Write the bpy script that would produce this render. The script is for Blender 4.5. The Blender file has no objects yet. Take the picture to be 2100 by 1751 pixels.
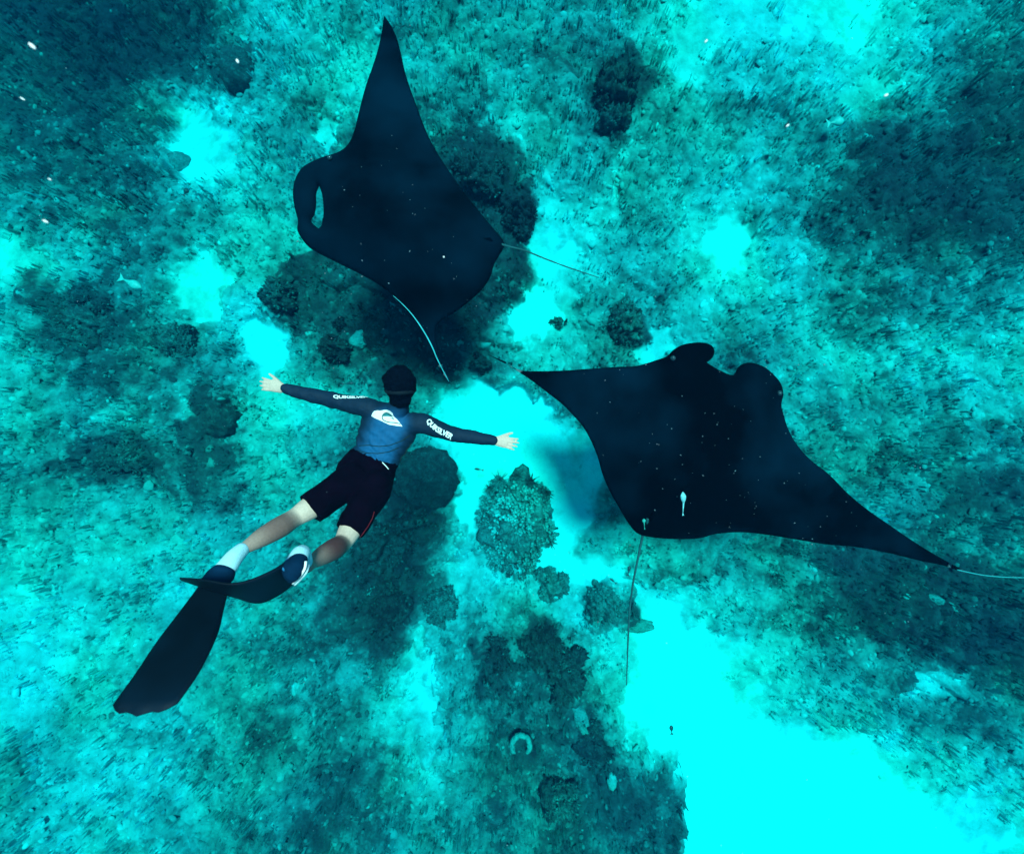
import bpy, bmesh, math, random
import numpy as np
from mathutils import Vector, Matrix, noise as mnoise
from mathutils.geometry import delaunay_2d_cdt
from mathutils.bvhtree import BVHTree

random.seed(11)
rng = np.random.default_rng(11)
S = bpy.context.scene
COL = S.collection

# ------------------------------------------------------------------ camera
CAMZ = 6.5
F = 936.7                    # focal length in the units of the 2100 wide survey sheet
CX, CY = 1050.0, 875.5
cam = bpy.data.cameras.new('camera')
cam.lens = 36.0 * F / 2100.0
cam.sensor_width = 36
cam.clip_start = 0.05
cam.clip_end = 400
cam.dof.use_dof = True
cam.dof.focus_distance = 2.9
cam.dof.aperture_fstop = 1.3
camo = bpy.data.objects.new('camera', cam)
camo.location = (0, 0, CAMZ)
COL.objects.link(camo)
S.camera = camo

# ------------------------------------------------------------------ world and sun
world = bpy.data.worlds.new('World')
S.world = world
world.use_nodes = True
wn = world.node_tree.nodes
sky = wn.new('ShaderNodeTexSky')
sky.sky_type = 'NISHITA'
sky.sun_disc = False
SUN_EL, SUN_AZ = math.radians(75), math.radians(22)
sky.sun_elevation = SUN_EL
sky.sun_rotation = SUN_AZ
world.node_tree.links.new(sky.outputs[0], wn['Background'].inputs[0])
wn['Background'].inputs[1].default_value = 0.06
sun = bpy.data.lights.new('sun', 'SUN')
sun.energy = 5.0
sun.angle = math.radians(14)          # softened by the rippled water above
sun.color = (1.0, 0.96, 0.9)
suno = bpy.data.objects.new('sun', sun)
sd = Vector((math.sin(SUN_AZ) * math.cos(SUN_EL), math.cos(SUN_AZ) * math.cos(SUN_EL), math.sin(SUN_EL)))
suno.rotation_euler = sd.to_track_quat('Z', 'Y').to_euler()
suno.location = (0, 0, 12)
COL.objects.link(suno)
S.view_settings.view_transform = 'Standard'
S.view_settings.look = 'None'
S.view_settings.gamma = 1
S.view_settings.use_curve_mapping = False
S.view_settings.exposure = 0.46
S.render.engine = 'CYCLES'
S.cycles.use_denoising = True
S.cycles.volume_bounces = 1
S.cycles.max_bounces = 6

# ------------------------------------------------------------------ helpers
def tag(o, label=None, cat=None, group=None, kind=None):
    if label: o['label'] = label
    if cat: o['category'] = cat
    if group: o['group'] = group
    if kind: o['kind'] = kind
    return o

def P(dx, dy, depth):
    return Vector(((dx - CX) / F * depth, (CY - dy) / F * depth, CAMZ - depth))

def PZ(dx, dy, z):
    return P(dx, dy, CAMZ - z)

def empty(name, loc):
    o = bpy.data.objects.new(name, None)
    o.location = loc
    o.empty_display_size = 0.1
    COL.objects.link(o)
    return o

def mesh_obj(name, verts, faces, mat, parent=None, smooth=True, tones=None):
    me = bpy.data.meshes.new(name)
    me.from_pydata([tuple(v) for v in verts], [], [tuple(int(i) for i in f) for f in faces])
    return finish(name, me, mat, parent, smooth, tones)

def finish(name, me, mat, parent=None, smooth=True, tones=None, origin=None):
    for m in (mat if isinstance(mat, (list, tuple)) else [mat]):
        me.materials.append(m)
    if smooth:
        me.polygons.foreach_set('use_smooth', np.ones(len(me.polygons), dtype=bool))
    if tones is not None:
        a = me.attributes.new('tone', 'FLOAT', 'POINT')
        a.data.foreach_set('value', np.asarray(tones, dtype=np.float32).ravel())
    me.update()
    o = bpy.data.objects.new(name, me)
    COL.objects.link(o)
    if parent is not None:
        o.parent = parent
        o.matrix_parent_inverse = Matrix.Translation(-Vector(parent_world(parent)))
    return o

def parent_world(p):
    if p is None: return Vector((0, 0, 0))
    return parent_world(p.parent) + p.matrix_parent_inverse.to_translation() + p.location

def fast_mesh(name, V, Fq, mat, parent=None, smooth=True, tones=None):
    """V (n,3), Fq (m,k) arrays with one polygon size."""
    me = bpy.data.meshes.new(name)
    V = np.asarray(V, dtype=np.float32); Fq = np.asarray(Fq, dtype=np.int32)
    k = Fq.shape[1]
    me.vertices.add(len(V)); me.vertices.foreach_set('co', V.ravel())
    me.loops.add(Fq.size); me.loops.foreach_set('vertex_index', Fq.ravel())
    me.polygons.add(len(Fq))
    me.polygons.foreach_set('loop_start', np.arange(0, Fq.size, k, dtype=np.int32))
    me.update(calc_edges=True)
    return finish(name, me, mat, parent, smooth, tones)

# vectorised noise ---------------------------------------------------------
def _hash(ix, iy, seed):
    h = (ix.astype(np.int64) * 374761393 + iy.astype(np.int64) * 668265263 + seed * 974634777) & 0xffffffff
    h = ((h ^ (h >> 13)) * 1274126177) & 0xffffffff
    return ((h ^ (h >> 16)) & 0xffffff) / float(0xffffff)

def vnoise(x, y, seed=0):
    ix = np.floor(x); iy = np.floor(y)
    fx = x - ix; fy = y - iy
    def g(a, b):
        t = _hash(a, b, seed) * 2 * np.pi
        return np.cos(t) * (x - a) + np.sin(t) * (y - b)
    u = fx * fx * fx * (fx * (fx * 6 - 15) + 10); v = fy * fy * fy * (fy * (fy * 6 - 15) + 10)
    a = g(ix, iy); b = g(ix + 1, iy); c = g(ix, iy + 1); d = g(ix + 1, iy + 1)
    return ((a * (1 - u) + b * u) * (1 - v) + (c * (1 - u) + d * u) * v) * 1.5

def fbm(x, y, oct=4, seed=0, gain=0.5):
    s = 0; a = 1; f = 1; n = 0
    for i in range(oct):
        s = s + a * vnoise(x * f + i * 17.3, y * f - i * 9.1, seed + i); n += a
        a *= gain; f *= 2.03
    return s / n

def worley(x, y, seed=0):
    ix = np.floor(x); iy = np.floor(y)
    best = np.full(x.shape, 9.0); idv = np.zeros(x.shape)
    for dx in (-1, 0, 1):
        for dy in (-1, 0, 1):
            a = ix + dx; b = iy + dy
            px = a + _hash(a, b, seed); py = b + _hash(a, b, seed + 5)
            d = (px - x) ** 2 + (py - y) ** 2
            m = d < best
            best = np.where(m, d, best)
            idv = np.where(m, _hash(a, b, seed + 9), idv)
    return np.sqrt(best), idv

def sstep(a, b, t):
    t = np.clip((t - a) / (b - a), 0, 1)
    return t * t * (3 - 2 * t)

# ------------------------------------------------------------------ materials
def new_mat(name, rough=0.8):
    m = bpy.data.materials.new(name)
    m.use_nodes = True
    nt = m.node_tree
    b = nt.nodes['Principled BSDF']
    b.inputs['Roughness'].default_value = rough
    b.inputs['Specular IOR Level'].default_value = 0.2
    return m, nt, b

def nnode(nt, t, **kw):
    n = nt.nodes.new(t)
    for k, v in kw.items():
        if k.startswith('i_'):
            n.inputs[k[2:].replace('_', ' ')].default_value = v
        else:
            setattr(n, k, v)
    return n

def tone_material(name, speck=0.35, fine=60.0, bump=0.5, rough=0.95):
    """colour follows how much pale sand or dark growth covers the spot, plus painted manta shade (attribute tone)"""
    m, nt, b = new_mat(name, rough)
    L = nt.links.new
    at = nnode(nt, 'ShaderNodeAttribute', attribute_name='tone')
    geo = nt.nodes.new('ShaderNodeTexCoord')
    n1 = nnode(nt, 'ShaderNodeTexNoise', i_Scale=fine, i_Detail=5.0, i_Roughness=0.65)
    n2 = nnode(nt, 'ShaderNodeTexNoise', i_Scale=fine * 0.28, i_Detail=6.0, i_Roughness=0.7)
    L(geo.outputs['Object'], n1.inputs['Vector']); L(geo.outputs['Object'], n2.inputs['Vector'])
    add = nnode(nt, 'ShaderNodeMath', operation='ADD'); L(n1.outputs[0], add.inputs[0]); L(n2.outputs[0], add.inputs[1])
    sub = nnode(nt, 'ShaderNodeMath', operation='SUBTRACT'); L(add.outputs[0], sub.inputs[0]); sub.inputs[1].default_value = 1.0
    # less speckle on clean sand
    inv = nnode(nt, 'ShaderNodeMapRange'); inv.inputs['From Min'].default_value = 0.7; inv.inputs['From Max'].default_value = 1.0
    inv.inputs['To Min'].default_value = speck; inv.inputs['To Max'].default_value = speck * 0.25
    L(at.outputs['Fac'], inv.inputs['Value'])
    mul = nnode(nt, 'ShaderNodeMath', operation='MULTIPLY'); L(sub.outputs[0], mul.inputs[0]); L(inv.outputs[0], mul.inputs[1])
    s2 = nnode(nt, 'ShaderNodeMath', operation='ADD'); L(mul.outputs[0], s2.inputs[0]); L(at.outputs['Fac'], s2.inputs[1])
    sc = nnode(nt, 'ShaderNodeMath', operation='MULTIPLY'); L(s2.outputs[0], sc.inputs[0]); sc.inputs[1].default_value = 1 / 1.15
    ramp = nt.nodes.new('ShaderNodeValToRGB'); L(sc.outputs[0], ramp.inputs[0])
    e = ramp.color_ramp.elements
    e[0].position = 0.0; e[0].color = (0.001, 0.018, 0.026, 1)
    e[1].position = 1.0; e[1].color = (0.004, 0.860, 0.860, 1)
    for p_, c_ in ((0.2, (0.001, 0.056, 0.062)), (0.4, (0.002, 0.185, 0.182)), (0.6, (0.003, 0.335, 0.325)), (0.78, (0.004, 0.460, 0.450)), (0.9, (0.004, 0.590, 0.590))):
        k = e.new(p_); k.color = c_ + (1,)
    n3 = nnode(nt, 'ShaderNodeTexNoise', i_Scale=0.7, i_Detail=3.0); L(geo.outputs['Object'], n3.inputs['Vector'])
    hm_ = nnode(nt, 'ShaderNodeMapRange'); hm_.inputs['From Min'].default_value = 0.40; hm_.inputs['From Max'].default_value = 0.62
    L(n3.outputs[0], hm_.inputs['Value'])
    tint = nnode(nt, 'ShaderNodeMix', data_type='RGBA'); L(hm_.outputs[0], tint.inputs[0])
    tint.inputs[6].default_value = (1, 0.96, 1.05, 1); tint.inputs[7].default_value = (1, 1.03, 0.91, 1)
    mt = nnode(nt, 'ShaderNodeMix', data_type='RGBA', blend_type='MULTIPLY'); mt.inputs[0].default_value = 1.0
    L(ramp.outputs[0], mt.inputs[6]); L(tint.outputs[2], mt.inputs[7])
    L(mt.outputs[2], b.inputs['Base Color'])
    bp = nnode(nt, 'ShaderNodeBump', i_Strength=bump, i_Distance=0.02)
    L(add.outputs[0], bp.inputs['Height']); L(bp.outputs[0], b.inputs['Normal'])
    return m

M = {}
M['seabed'] = tone_material('seabed_sand_reef_shade', speck=0.36, fine=26.0, bump=0.7)
M['rubble'] = tone_material('rubble', speck=0.3, fine=40.0, bump=0.3)
M['turf'] = tone_material('turf', speck=0.2, fine=30.0, bump=0.0)
_nt = M['turf'].node_tree
_tr = _nt.nodes.new('ShaderNodeBsdfTranslucent'); _mx = _nt.nodes.new('ShaderNodeMixShader')
_mx.inputs[0].default_value = 0.5
_b = _nt.nodes['Principled BSDF']
_nt.links.new(_b.inputs['Base Color'].links[0].from_socket, _tr.inputs['Color'])
_nt.links.new(_b.outputs[0], _mx.inputs[1]); _nt.links.new(_tr.outputs[0], _mx.inputs[2])
_nt.links.new(_mx.outputs[0], _nt.nodes['Material Output'].inputs['Surface'])
M['coral'] = tone_material('coral', speck=0.7, fine=45.0, bump=0.7)

def flat_mat(name, col, rough=0.7, var=0.0, scale=20.0, bump=0.0, spec=0.2):
    m, nt, b = new_mat(name, rough)
    b.inputs['Specular IOR Level'].default_value = spec
    tc = nt.nodes.new('ShaderNodeTexCoord')
    n = nnode(nt, 'ShaderNodeTexNoise', i_Scale=scale, i_Detail=5.0)
    nt.links.new(tc.outputs['Object'], n.inputs['Vector'])
    r = nt.nodes.new('ShaderNodeValToRGB'); nt.links.new(n.outputs[0], r.inputs[0])
    r.color_ramp.elements[0].position = 0.3; r.color_ramp.elements[1].position = 0.7
    r.color_ramp.elements[0].color = tuple(c * (1 - var) for c in col) + (1,)
    r.color_ramp.elements[1].color = tuple(min(1, c * (1 + var)) for c in col) + (1,)
    nt.links.new(r.outputs[0], b.inputs['Base Color'])
    if bump:
        bp = nnode(nt, 'ShaderNodeBump', i_Strength=bump, i_Distance=0.01)
        nt.links.new(n.outputs[0], bp.inputs['Height']); nt.links.new(bp.outputs[0], b.inputs['Normal'])
    return m

M['manta'] = flat_mat('manta_back', (0.0006, 0.0012, 0.0085), 0.9, 0.98, 1.1, 0.25, 0.015)
_r = [n for n in M['manta'].node_tree.nodes if n.type == 'VALTORGB'][0]
_r.color_ramp.elements[0].position = 0.42; _r.color_ramp.elements[1].position = 0.66
_r.color_ramp.elements[1].color = (0.001, 0.0085, 0.019, 1)
M['manta_belly'] = flat_mat('manta_belly', (0.45, 0.55, 0.6), 0.6, 0.15, 4.0)
M['tail'] = flat_mat('manta_tail', (0.010, 0.07, 0.08), 0.6, 0.3, 9.0)
M['skin'] = flat_mat('skin', (0.62, 0.42, 0.34), 0.6, 0.16, 14.0, 0.15)
M['sock'] = flat_mat('white_sock', (0.55, 0.74, 0.80), 0.9, 0.12, 60.0, 0.4)
M['hair'] = flat_mat('hair', (0.0006, 0.002, 0.006), 0.9, 0.5, 80.0, 0.6, 0.03)
M['fin'] = flat_mat('fin_rubber', (0.0008, 0.005, 0.011), 0.6, 0.9, 3.0, 0.05, 0.08)
M['filament_pale'] = flat_mat('filament_pale', (0.06, 0.45, 0.5), 0.6, 0.3, 9.0)
M['filament'] = flat_mat('filament', (0.02, 0.25, 0.27), 0.6, 0.2, 40.0)
M['fin_blue'] = flat_mat('fin_pocket', (0.004, 0.05, 0.16), 0.5, 0.2, 12.0)
M['white'] = flat_mat('white_print', (0.9, 0.88, 0.88), 0.7, 0.03, 30.0)
M['ink_and_fold_shade'] = flat_mat('dark_print_and_fold_shade', (0.005, 0.02, 0.02), 0.7, 0.2, 30.0)
M['logo_teal'] = flat_mat('teal_print', (0.01, 0.16, 0.18), 0.7, 0.3, 60.0)
M['red'] = flat_mat('red_piping', (0.16, 0.004, 0.01), 0.7, 0.2, 60.0)
M['shorts'] = flat_mat('shorts_fabric', (0.0025, 0.0004, 0.0026), 0.95, 0.5, 9.0, 0.3, 0.02)
M['strap'] = flat_mat('mask_strap', (0.001, 0.005, 0.010), 0.8, 0.2, 30.0)
M['remora'] = flat_mat('pale_fish', (0.16, 0.42, 0.48), 0.5, 0.7, 30.0)
M['fish_dark'] = flat_mat('dark_fish', (0.004, 0.05, 0.06), 0.5, 0.3, 40.0)
M['fleck'] = flat_mat('white_fleck', (0.85, 0.85, 0.88), 0.6, 0.05, 40.0)
M['plankton'] = flat_mat('plankton', (0.16, 0.2, 0.24), 0.6, 0.6, 3.0)
M['glass'] = flat_mat('mask_glass', (0.02, 0.04, 0.05), 0.1, 0.1, 5.0, 0, 0.5)

# ------------------------------------------------------------------ water (haze box)
def build_water():
    bm = bmesh.new()
    bmesh.ops.create_cube(bm, size=1)
    top, bot = CAMZ + 0.35, -5.0
    for v in bm.verts:
        v.co.x *= 130; v.co.y *= 130
        v.co.z = top if v.co.z > 0 else bot
    me = bpy.data.meshes.new('haze'); bm.to_mesh(me); bm.free()
    m = bpy.data.materials.new('sea_water'); m.use_nodes = True
    nt = m.node_tree
    nt.nodes.remove(nt.nodes['Principled BSDF'])
    pv = nt.nodes.new('ShaderNodeVolumePrincipled')
    pv.inputs['Density'].default_value = 0.14
    pv.inputs['Color'].default_value = (0.0, 0.013, 0.034, 1)
    pv.inputs['Absorption Color'].default_value = (0.0, 0.95, 1.0, 1)
    pv.inputs['Anisotropy'].default_value = 0.0
    nt.links.new(pv.outputs[0], nt.nodes['Material Output'].inputs['Volume'])
    me.materials.append(m)
    o = bpy.data.objects.new('haze', me); COL.objects.link(o)
    tag(o, kind='stuff', label='blue green sea water filling the view')
build_water()

# ------------------------------------------------------------------ seabed
GRID = np.array([  # cells below the upper manta also carry its painted shadow
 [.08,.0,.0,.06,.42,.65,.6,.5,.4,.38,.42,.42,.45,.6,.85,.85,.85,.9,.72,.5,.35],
 [.15,.03,.02,.08,.32,.45,.6,.72,.5,.5,.42,.36,.3,.5,.6,.65,.7,.75,.55,.4,.25],
 [.25,.15,.12,.4,.8,.45,.42,.5,.35,.35,.65,.5,.28,.42,.55,.5,.42,.65,.3,.18,.12],
 [.28,.2,.2,.36,.9,.5,.42,.35,.3,.15,.72,.5,.45,.5,.6,.6,.4,.25,.16,.1,.1],
 [.45,.38,.25,.28,.5,.55,.5,.3,.25,.2,.25,.85,.5,.55,.8,.62,.4,.22,.12,.12,.15],
 [.85,.6,.32,.45,.75,.55,.22,.12,.1,.12,.3,.92,.55,.45,.8,.75,.5,.35,.3,.28,.3],
 [.62,.32,.25,.35,.62,.68,.32,.1,.08,.15,.85,.8,.4,.5,.55,.45,.65,.42,.45,.5,.5],
 [.62,.35,.22,.3,.4,.88,.42,.3,.14,.42,.4,.55,.45,.72,.45,.42,.6,.6,.6,.65,.66],
 [.55,.5,.45,.45,.35,.72,.72,.5,.42,.9,.82,.5,.4,.45,.45,.45,.5,.45,.5,.55,.6],
 [.35,.4,.22,.25,.3,.6,.5,.38,.25,.9,1.0,.85,.6,.45,.45,.45,.45,.36,.38,.4,.48],
 [.5,.55,.55,.6,.4,.55,.45,.3,.2,.85,.85,.98,.85,.55,.45,.45,.45,.4,.35,.25,.25],
 [.7,.7,.65,.65,.55,.5,.45,.25,.3,.75,.8,.95,.98,.65,.55,.5,.45,.42,.38,.3,.34],
 [.8,.75,.7,.55,.5,.45,.35,.18,.35,.52,.48,.6,.95,.92,.7,.52,.4,.28,.15,.12,.16],
 [.8,.8,.6,.6,.5,.4,.35,.35,.65,.42,.28,.3,.75,1.1,1.0,.75,.55,.42,.3,.18,.15],
 [.75,.65,.55,.6,.5,.4,.35,.4,.82,.42,.32,.22,.42,1.1,1.1,.95,.7,.52,.42,.34,.3],
 [.5,.6,.7,.6,.45,.4,.3,.35,.72,.4,.3,.22,.28,.82,1.15,1.15,1.08,.95,.8,.6,.48],
 [.45,.7,.65,.5,.45,.4,.3,.3,.45,.4,.3,.25,.25,.5,1.15,1.15,1.15,1.1,1.05,.95,.78],
 [.5,.75,.6,.5,.45,.35,.3,.35,.45,.5,.3,.28,.3,.42,1.12,1.12,1.12,1.12,1.1,1.05,.92]])
# extra patches, some painted manta shade: x, y, rx, ry, angle, target tone, softness
BLOBS = [
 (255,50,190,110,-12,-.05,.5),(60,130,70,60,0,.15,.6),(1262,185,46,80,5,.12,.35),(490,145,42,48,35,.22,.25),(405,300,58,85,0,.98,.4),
 (360,330,30,28,0,.4,.2),(1050,340,22,75,8,.85,.4),(985,350,80,70,0,.05,.5),(1060,440,50,66,0,.02,.45),(1030,560,60,60,0,.05,.6),
 (1130,500,42,50,0,.98,.4),(1085,640,48,55,20,1.0,.35),(540,715,48,55,0,.98,.35),(420,610,60,40,0,.95,.5),
 (430,560,70,35,0,.9,.4),(165,650,95,75,0,.12,.5),(250,950,130,45,5,.16,.5),(430,865,38,52,0,.1,.25),
 (460,940,60,45,0,.15,.5),(1500,500,42,60,-10,1.05,.45),(1345,700,55,40,-20,.9,.35),(1290,670,45,48,0,.22,.35),
 (1780,185,70,45,-40,.8,.4),(960,850,75,60,35,1.05,.4),(1080,890,140,75,25,1.1,.4),(1160,1010,90,120,40,1.05,.4),
 (870,980,66,70,0,.12,.2),(780,1140,75,80,0,.14,.4),(790,1250,60,60,0,.1,.4),(845,1330,36,60,8,.85,.6),(880,1440,30,75,-12,.9,.6),
 (1120,1380,55,115,-15,.05,.45),(1215,1530,35,120,-25,.08,.4),(1020,1360,22,60,0,.1,.3),(1240,1250,55,50,0,.3,.25),
 (1400,1450,68,140,-20,1.15,.6),(1560,1640,170,115,-20,1.2,.7),(940,1180,30,110,10,.8,.4),(1850,1220,150,45,-15,.08,.4),
 (1980,1280,140,60,-10,.08,.45),(2010,1400,90,50,-25,.3,.4),(1900,1400,60,30,-35,.75,.4),(1640,1230,70,30,-20,.25,.4),
 (30,545,90,45,0,.85,.7),(1900,420,150,90,10,.06,.5),(2030,300,120,90,0,.1,.5),(690,270,28,40,0,.8,.2),(620,520,60,40,0,.7,.5),
 (640,600,60,50,0,.2,.4),(1215,50,40,70,0,.85,.5) if False else (1420,90,60,100,25,.85,.5),
 (1120,1600,120,110,0,.25,.5),(1060,1700,60,60,0,.3,.5),(1330,1650,60,110,-12,.18,.4),(700,1620,70,90,15,.22,.5),
 (560,1480,35,60,35,.28,.4),(1250,400,20,90,15,.75,.4),(1480,250,60,40,30,.35,.4),(1990,900,120,40,0,.28,.5),
 (2000,1000,90,45,0,.18,.5),(835,655,150,80,0,.06,.5),(880,730,45,50,0,.1,.5),(1420,1165,130,26,5,.32,.9),(1215,1110,62,85,-30,1.1,.5),  # includes painted shadow of the upper manta and along the right one's trailing edge
 (845,1050,100,90,0,.1,.45),(800,1200,80,110,10,.08,.45),(1120,1500,60,190,-18,.24,.6),(1330,1680,60,120,-15,.2,.5),(1800,1165,190,55,18,.12,.5),(1960,1290,190,75,20,.1,.5),(1950,1235,230,85,12,.05,.5),  # the last ones paint soft shade below the right manta's wing
 (1225,1010,55,120,-15,.5,.8),(1080,900,130,70,25,1.15,.5),(1175,1030,50,110,25,1.15,.5),(975,1000,30,80,0,1.1,.4),  # the first deepens the shadow left of the right manta in colour
 (1430,1450,60,120,-22,1.15,.5),(1085,630,40,50,20,1.12,.4),(975,610,60,60,0,.12,.5),(700,600,90,70,0,.14,.5),(1690,640,60,40,0,.35,.5)]

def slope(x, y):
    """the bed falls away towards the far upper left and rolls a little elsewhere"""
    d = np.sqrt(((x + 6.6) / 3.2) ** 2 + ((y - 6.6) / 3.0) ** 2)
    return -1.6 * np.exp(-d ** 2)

def base_tone(x, y, z):
    dep = CAMZ - z
    u = x / dep * F + CX; v = CY - y / dep * F
    wob = 26.0
    wx = fbm(x * 0.9, y * 0.9, 4, 3) * wob * 2.2 + fbm(x * 3.4, y * 3.4, 4, 7, .6) * 42
    wy = fbm(x * 0.9 + 31, y * 0.9, 4, 4) * wob * 2.2 + fbm(x * 3.4 + 9, y * 3.4, 4, 8, .6) * 42
    u = u + wx; v = v + wy
    g = np.pad(GRID, 1, mode='edge')
    gx = np.clip((u - 50) / 100 + 1, 0, g.shape[1] - 1.001); gy = np.clip((v - 50) / 100 + 1, 0, g.shape[0] - 1.001)
    i = gx.astype(int); j = gy.astype(int); fx = gx - i; fy = gy - j
    fx = fx * fx * (3 - 2 * fx); fy = fy * fy * (3 - 2 * fy)
    t = (g[j, i] * (1 - fx) + g[j, i + 1] * fx) * (1 - fy) + (g[j + 1, i] * (1 - fx) + g[j + 1, i + 1] * fx) * fy
    for (bx, by, rx, ry, an, val, soft) in BLOBS:
        a = math.radians(an)
        ex = ((u - bx) * math.cos(a) + (v - by) * math.sin(a)) / rx
        ey = (-(u - bx) * math.sin(a) + (v - by) * math.cos(a)) / ry
        r = np.sqrt(ex * ex + ey * ey)
        w = 1 - sstep(1 - soft, 1 + soft, r)
        t = t * (1 - w) + val * w
    # outside the surveyed part: ordinary mixed reef
    far = np.maximum(np.abs(u - CX) - 1150, np.abs(v - CY) - 980) / 300
    far = np.clip(far, 0, 1)
    t = t * (1 - far) + (0.5 + 0.5 * fbm(x * 0.35, y * 0.35, 4, 21)) * far
    return t

def ground(x, y):
    """height and tone of the bed at x, y"""
    z0 = slope(x, y)
    t = base_tone(x, y, z0)
    reef = 1 - sstep(0.62, 0.92, t + 0.12 * fbm(x * 3, y * 3, 3, 5))
    w1, i1 = worley(x * 1.6 + 0.3 * fbm(x * 2, y * 2, 2, 30), y * 1.6, 1)
    w2, i2 = worley(x * 5.5, y * 5.5, 2)
    w3, i3 = worley(x * 14, y * 14, 3)
    lump = 0.26 * i1 * np.clip(1 - w1 * 1.25, 0, 1) ** 0.6 + 0.10 * i2 * np.clip(1 - w2 * 1.2, 0, 1) ** 0.6 + 0.035 * i3 * np.clip(1 - w3 * 1.2, 0, 1) ** 0.6
    z = z0 + reef * (0.10 * (1 - t) + lump * (0.55 + 0.75 * (1 - t)) + 0.07 * fbm(x * 2.2, y * 2.2, 5, 12)) + 0.012 * fbm(x * 1.2, y * 1.2, 4, 14)
    m = 0.30 * fbm(x * 1.5, y * 1.5, 4, 40, 0.6) + 0.24 * fbm(x * 5, y * 5, 4, 41, 0.6) + 0.12 * (i2 - 0.5) + 0.06 * (i3 - 0.5)
    calm = sstep(0.88, 1.12, t)
    tt = t + m * (1 - 0.70 * calm) * (0.55 + 0.45 * sstep(0.05, 0.45, t)) * 1.1
    return z, tt, reef

def axis(n, half, far):
    s = np.linspace(-1, 1, n)
    inner = np.linspace(-half, half, n)
    step = inner[1] - inner[0]
    out = [half]
    while out[-1] < far:
        step *= 1.22; out.append(out[-1] + step)
    out = np.array(out[1:])
    return np.concatenate([-out[::-1], inner, out])

def build_seabed():
    xs = axis(860, 8.9, 60); ys = axis(720, 7.4, 60)
    X, Y = np.meshgrid(xs, ys)
    Z, T, R = ground(X, Y)
    n, m = X.shape
    V = np.stack([X, Y, Z], -1).reshape(-1, 3)
    idx = np.arange(n * m).reshape(n, m)
    Fq = np.stack([idx[:-1, :-1], idx[:-1, 1:], idx[1:, 1:], idx[1:, :-1]], -1).reshape(-1, 4)
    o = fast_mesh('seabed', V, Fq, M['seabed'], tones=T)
    tag(o, kind='structure', label='pale sand and rubble seabed patched with dark reef and painted manta shade')
    return o
build_seabed()

# ------------------------------------------------------------------ loose growth and rubble (nobody could count it)
def scatter_xy(n):
    return rng.uniform(-8.6, 8.6, n), rng.uniform(-7.2, 7.2, n)

def build_rubble():
    n = 52000
    x, y = scatter_xy(n)
    z, t, r = ground(x, y)
    keep = (rng.random(n) < np.clip(r * 1.1 + 0.02, 0, 1))
    x, y, z, t, r = x[keep], y[keep], z[keep], t[keep], r[keep]
    n = len(x)
    K = 6
    size = 0.012 + 0.045 * rng.random(n) ** 3.0 + 0.05 * rng.random(n) ** 30
    el = rng.uniform(0.35, 1.0, n)
    th = size * rng.uniform(0.15, 0.45, n)
    rot = rng.uniform(0, 2 * np.pi, n)
    tilt = rng.normal(0, 0.16, (n, 2))
    ang = np.arange(K) * 2 * np.pi / K
    rr = size[:, None] * rng.uniform(0.7, 1.15, (n, K))
    lx = rr * np.cos(ang); ly = rr * np.sin(ang) * el[:, None]
    c, s = np.cos(rot)[:, None], np.sin(rot)[:, None]
    wx = lx * c - ly * s; wy = lx * s + ly * c
    zt = tilt[:, :1] * wx + tilt[:, 1:] * wy
    bot = np.stack([x[:, None] + wx, y[:, None] + wy, z[:, None] + zt - 0.01], -1)
    top = np.stack([x[:, None] + wx * .8, y[:, None] + wy * .8, z[:, None] + zt + th[:, None]], -1)
    cap = np.stack([x, y, z + th * 1.25], -1)[:, None]
    V = np.concatenate([bot, top, cap], 1).reshape(-1, 3)
    b = np.arange(n)[:, None] * (2 * K + 1)
    fs = []
    for k in range(K):
        k2 = (k + 1) % K
        fs.append(np.concatenate([b + k, b + k2, b + K + k2], 1))
        fs.append(np.concatenate([b + k, b + K + k2, b + K + k], 1))
        fs.append(np.concatenate([b + K + k, b + K + k2, b + 2 * K], 1))
    Fq = np.stack(fs, 1).reshape(-1, 3)
    tone = t + rng.normal(0.04, 0.07, n) + (rng.random(n) < 0.05) * 0.2
    o = fast_mesh('coral_rubble', V, Fq, M['rubble'], smooth=False, tones=np.repeat(tone, 2 * K + 1))
    tag(o, kind='stuff', label='broken coral rubble strewn over the seabed')

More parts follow.
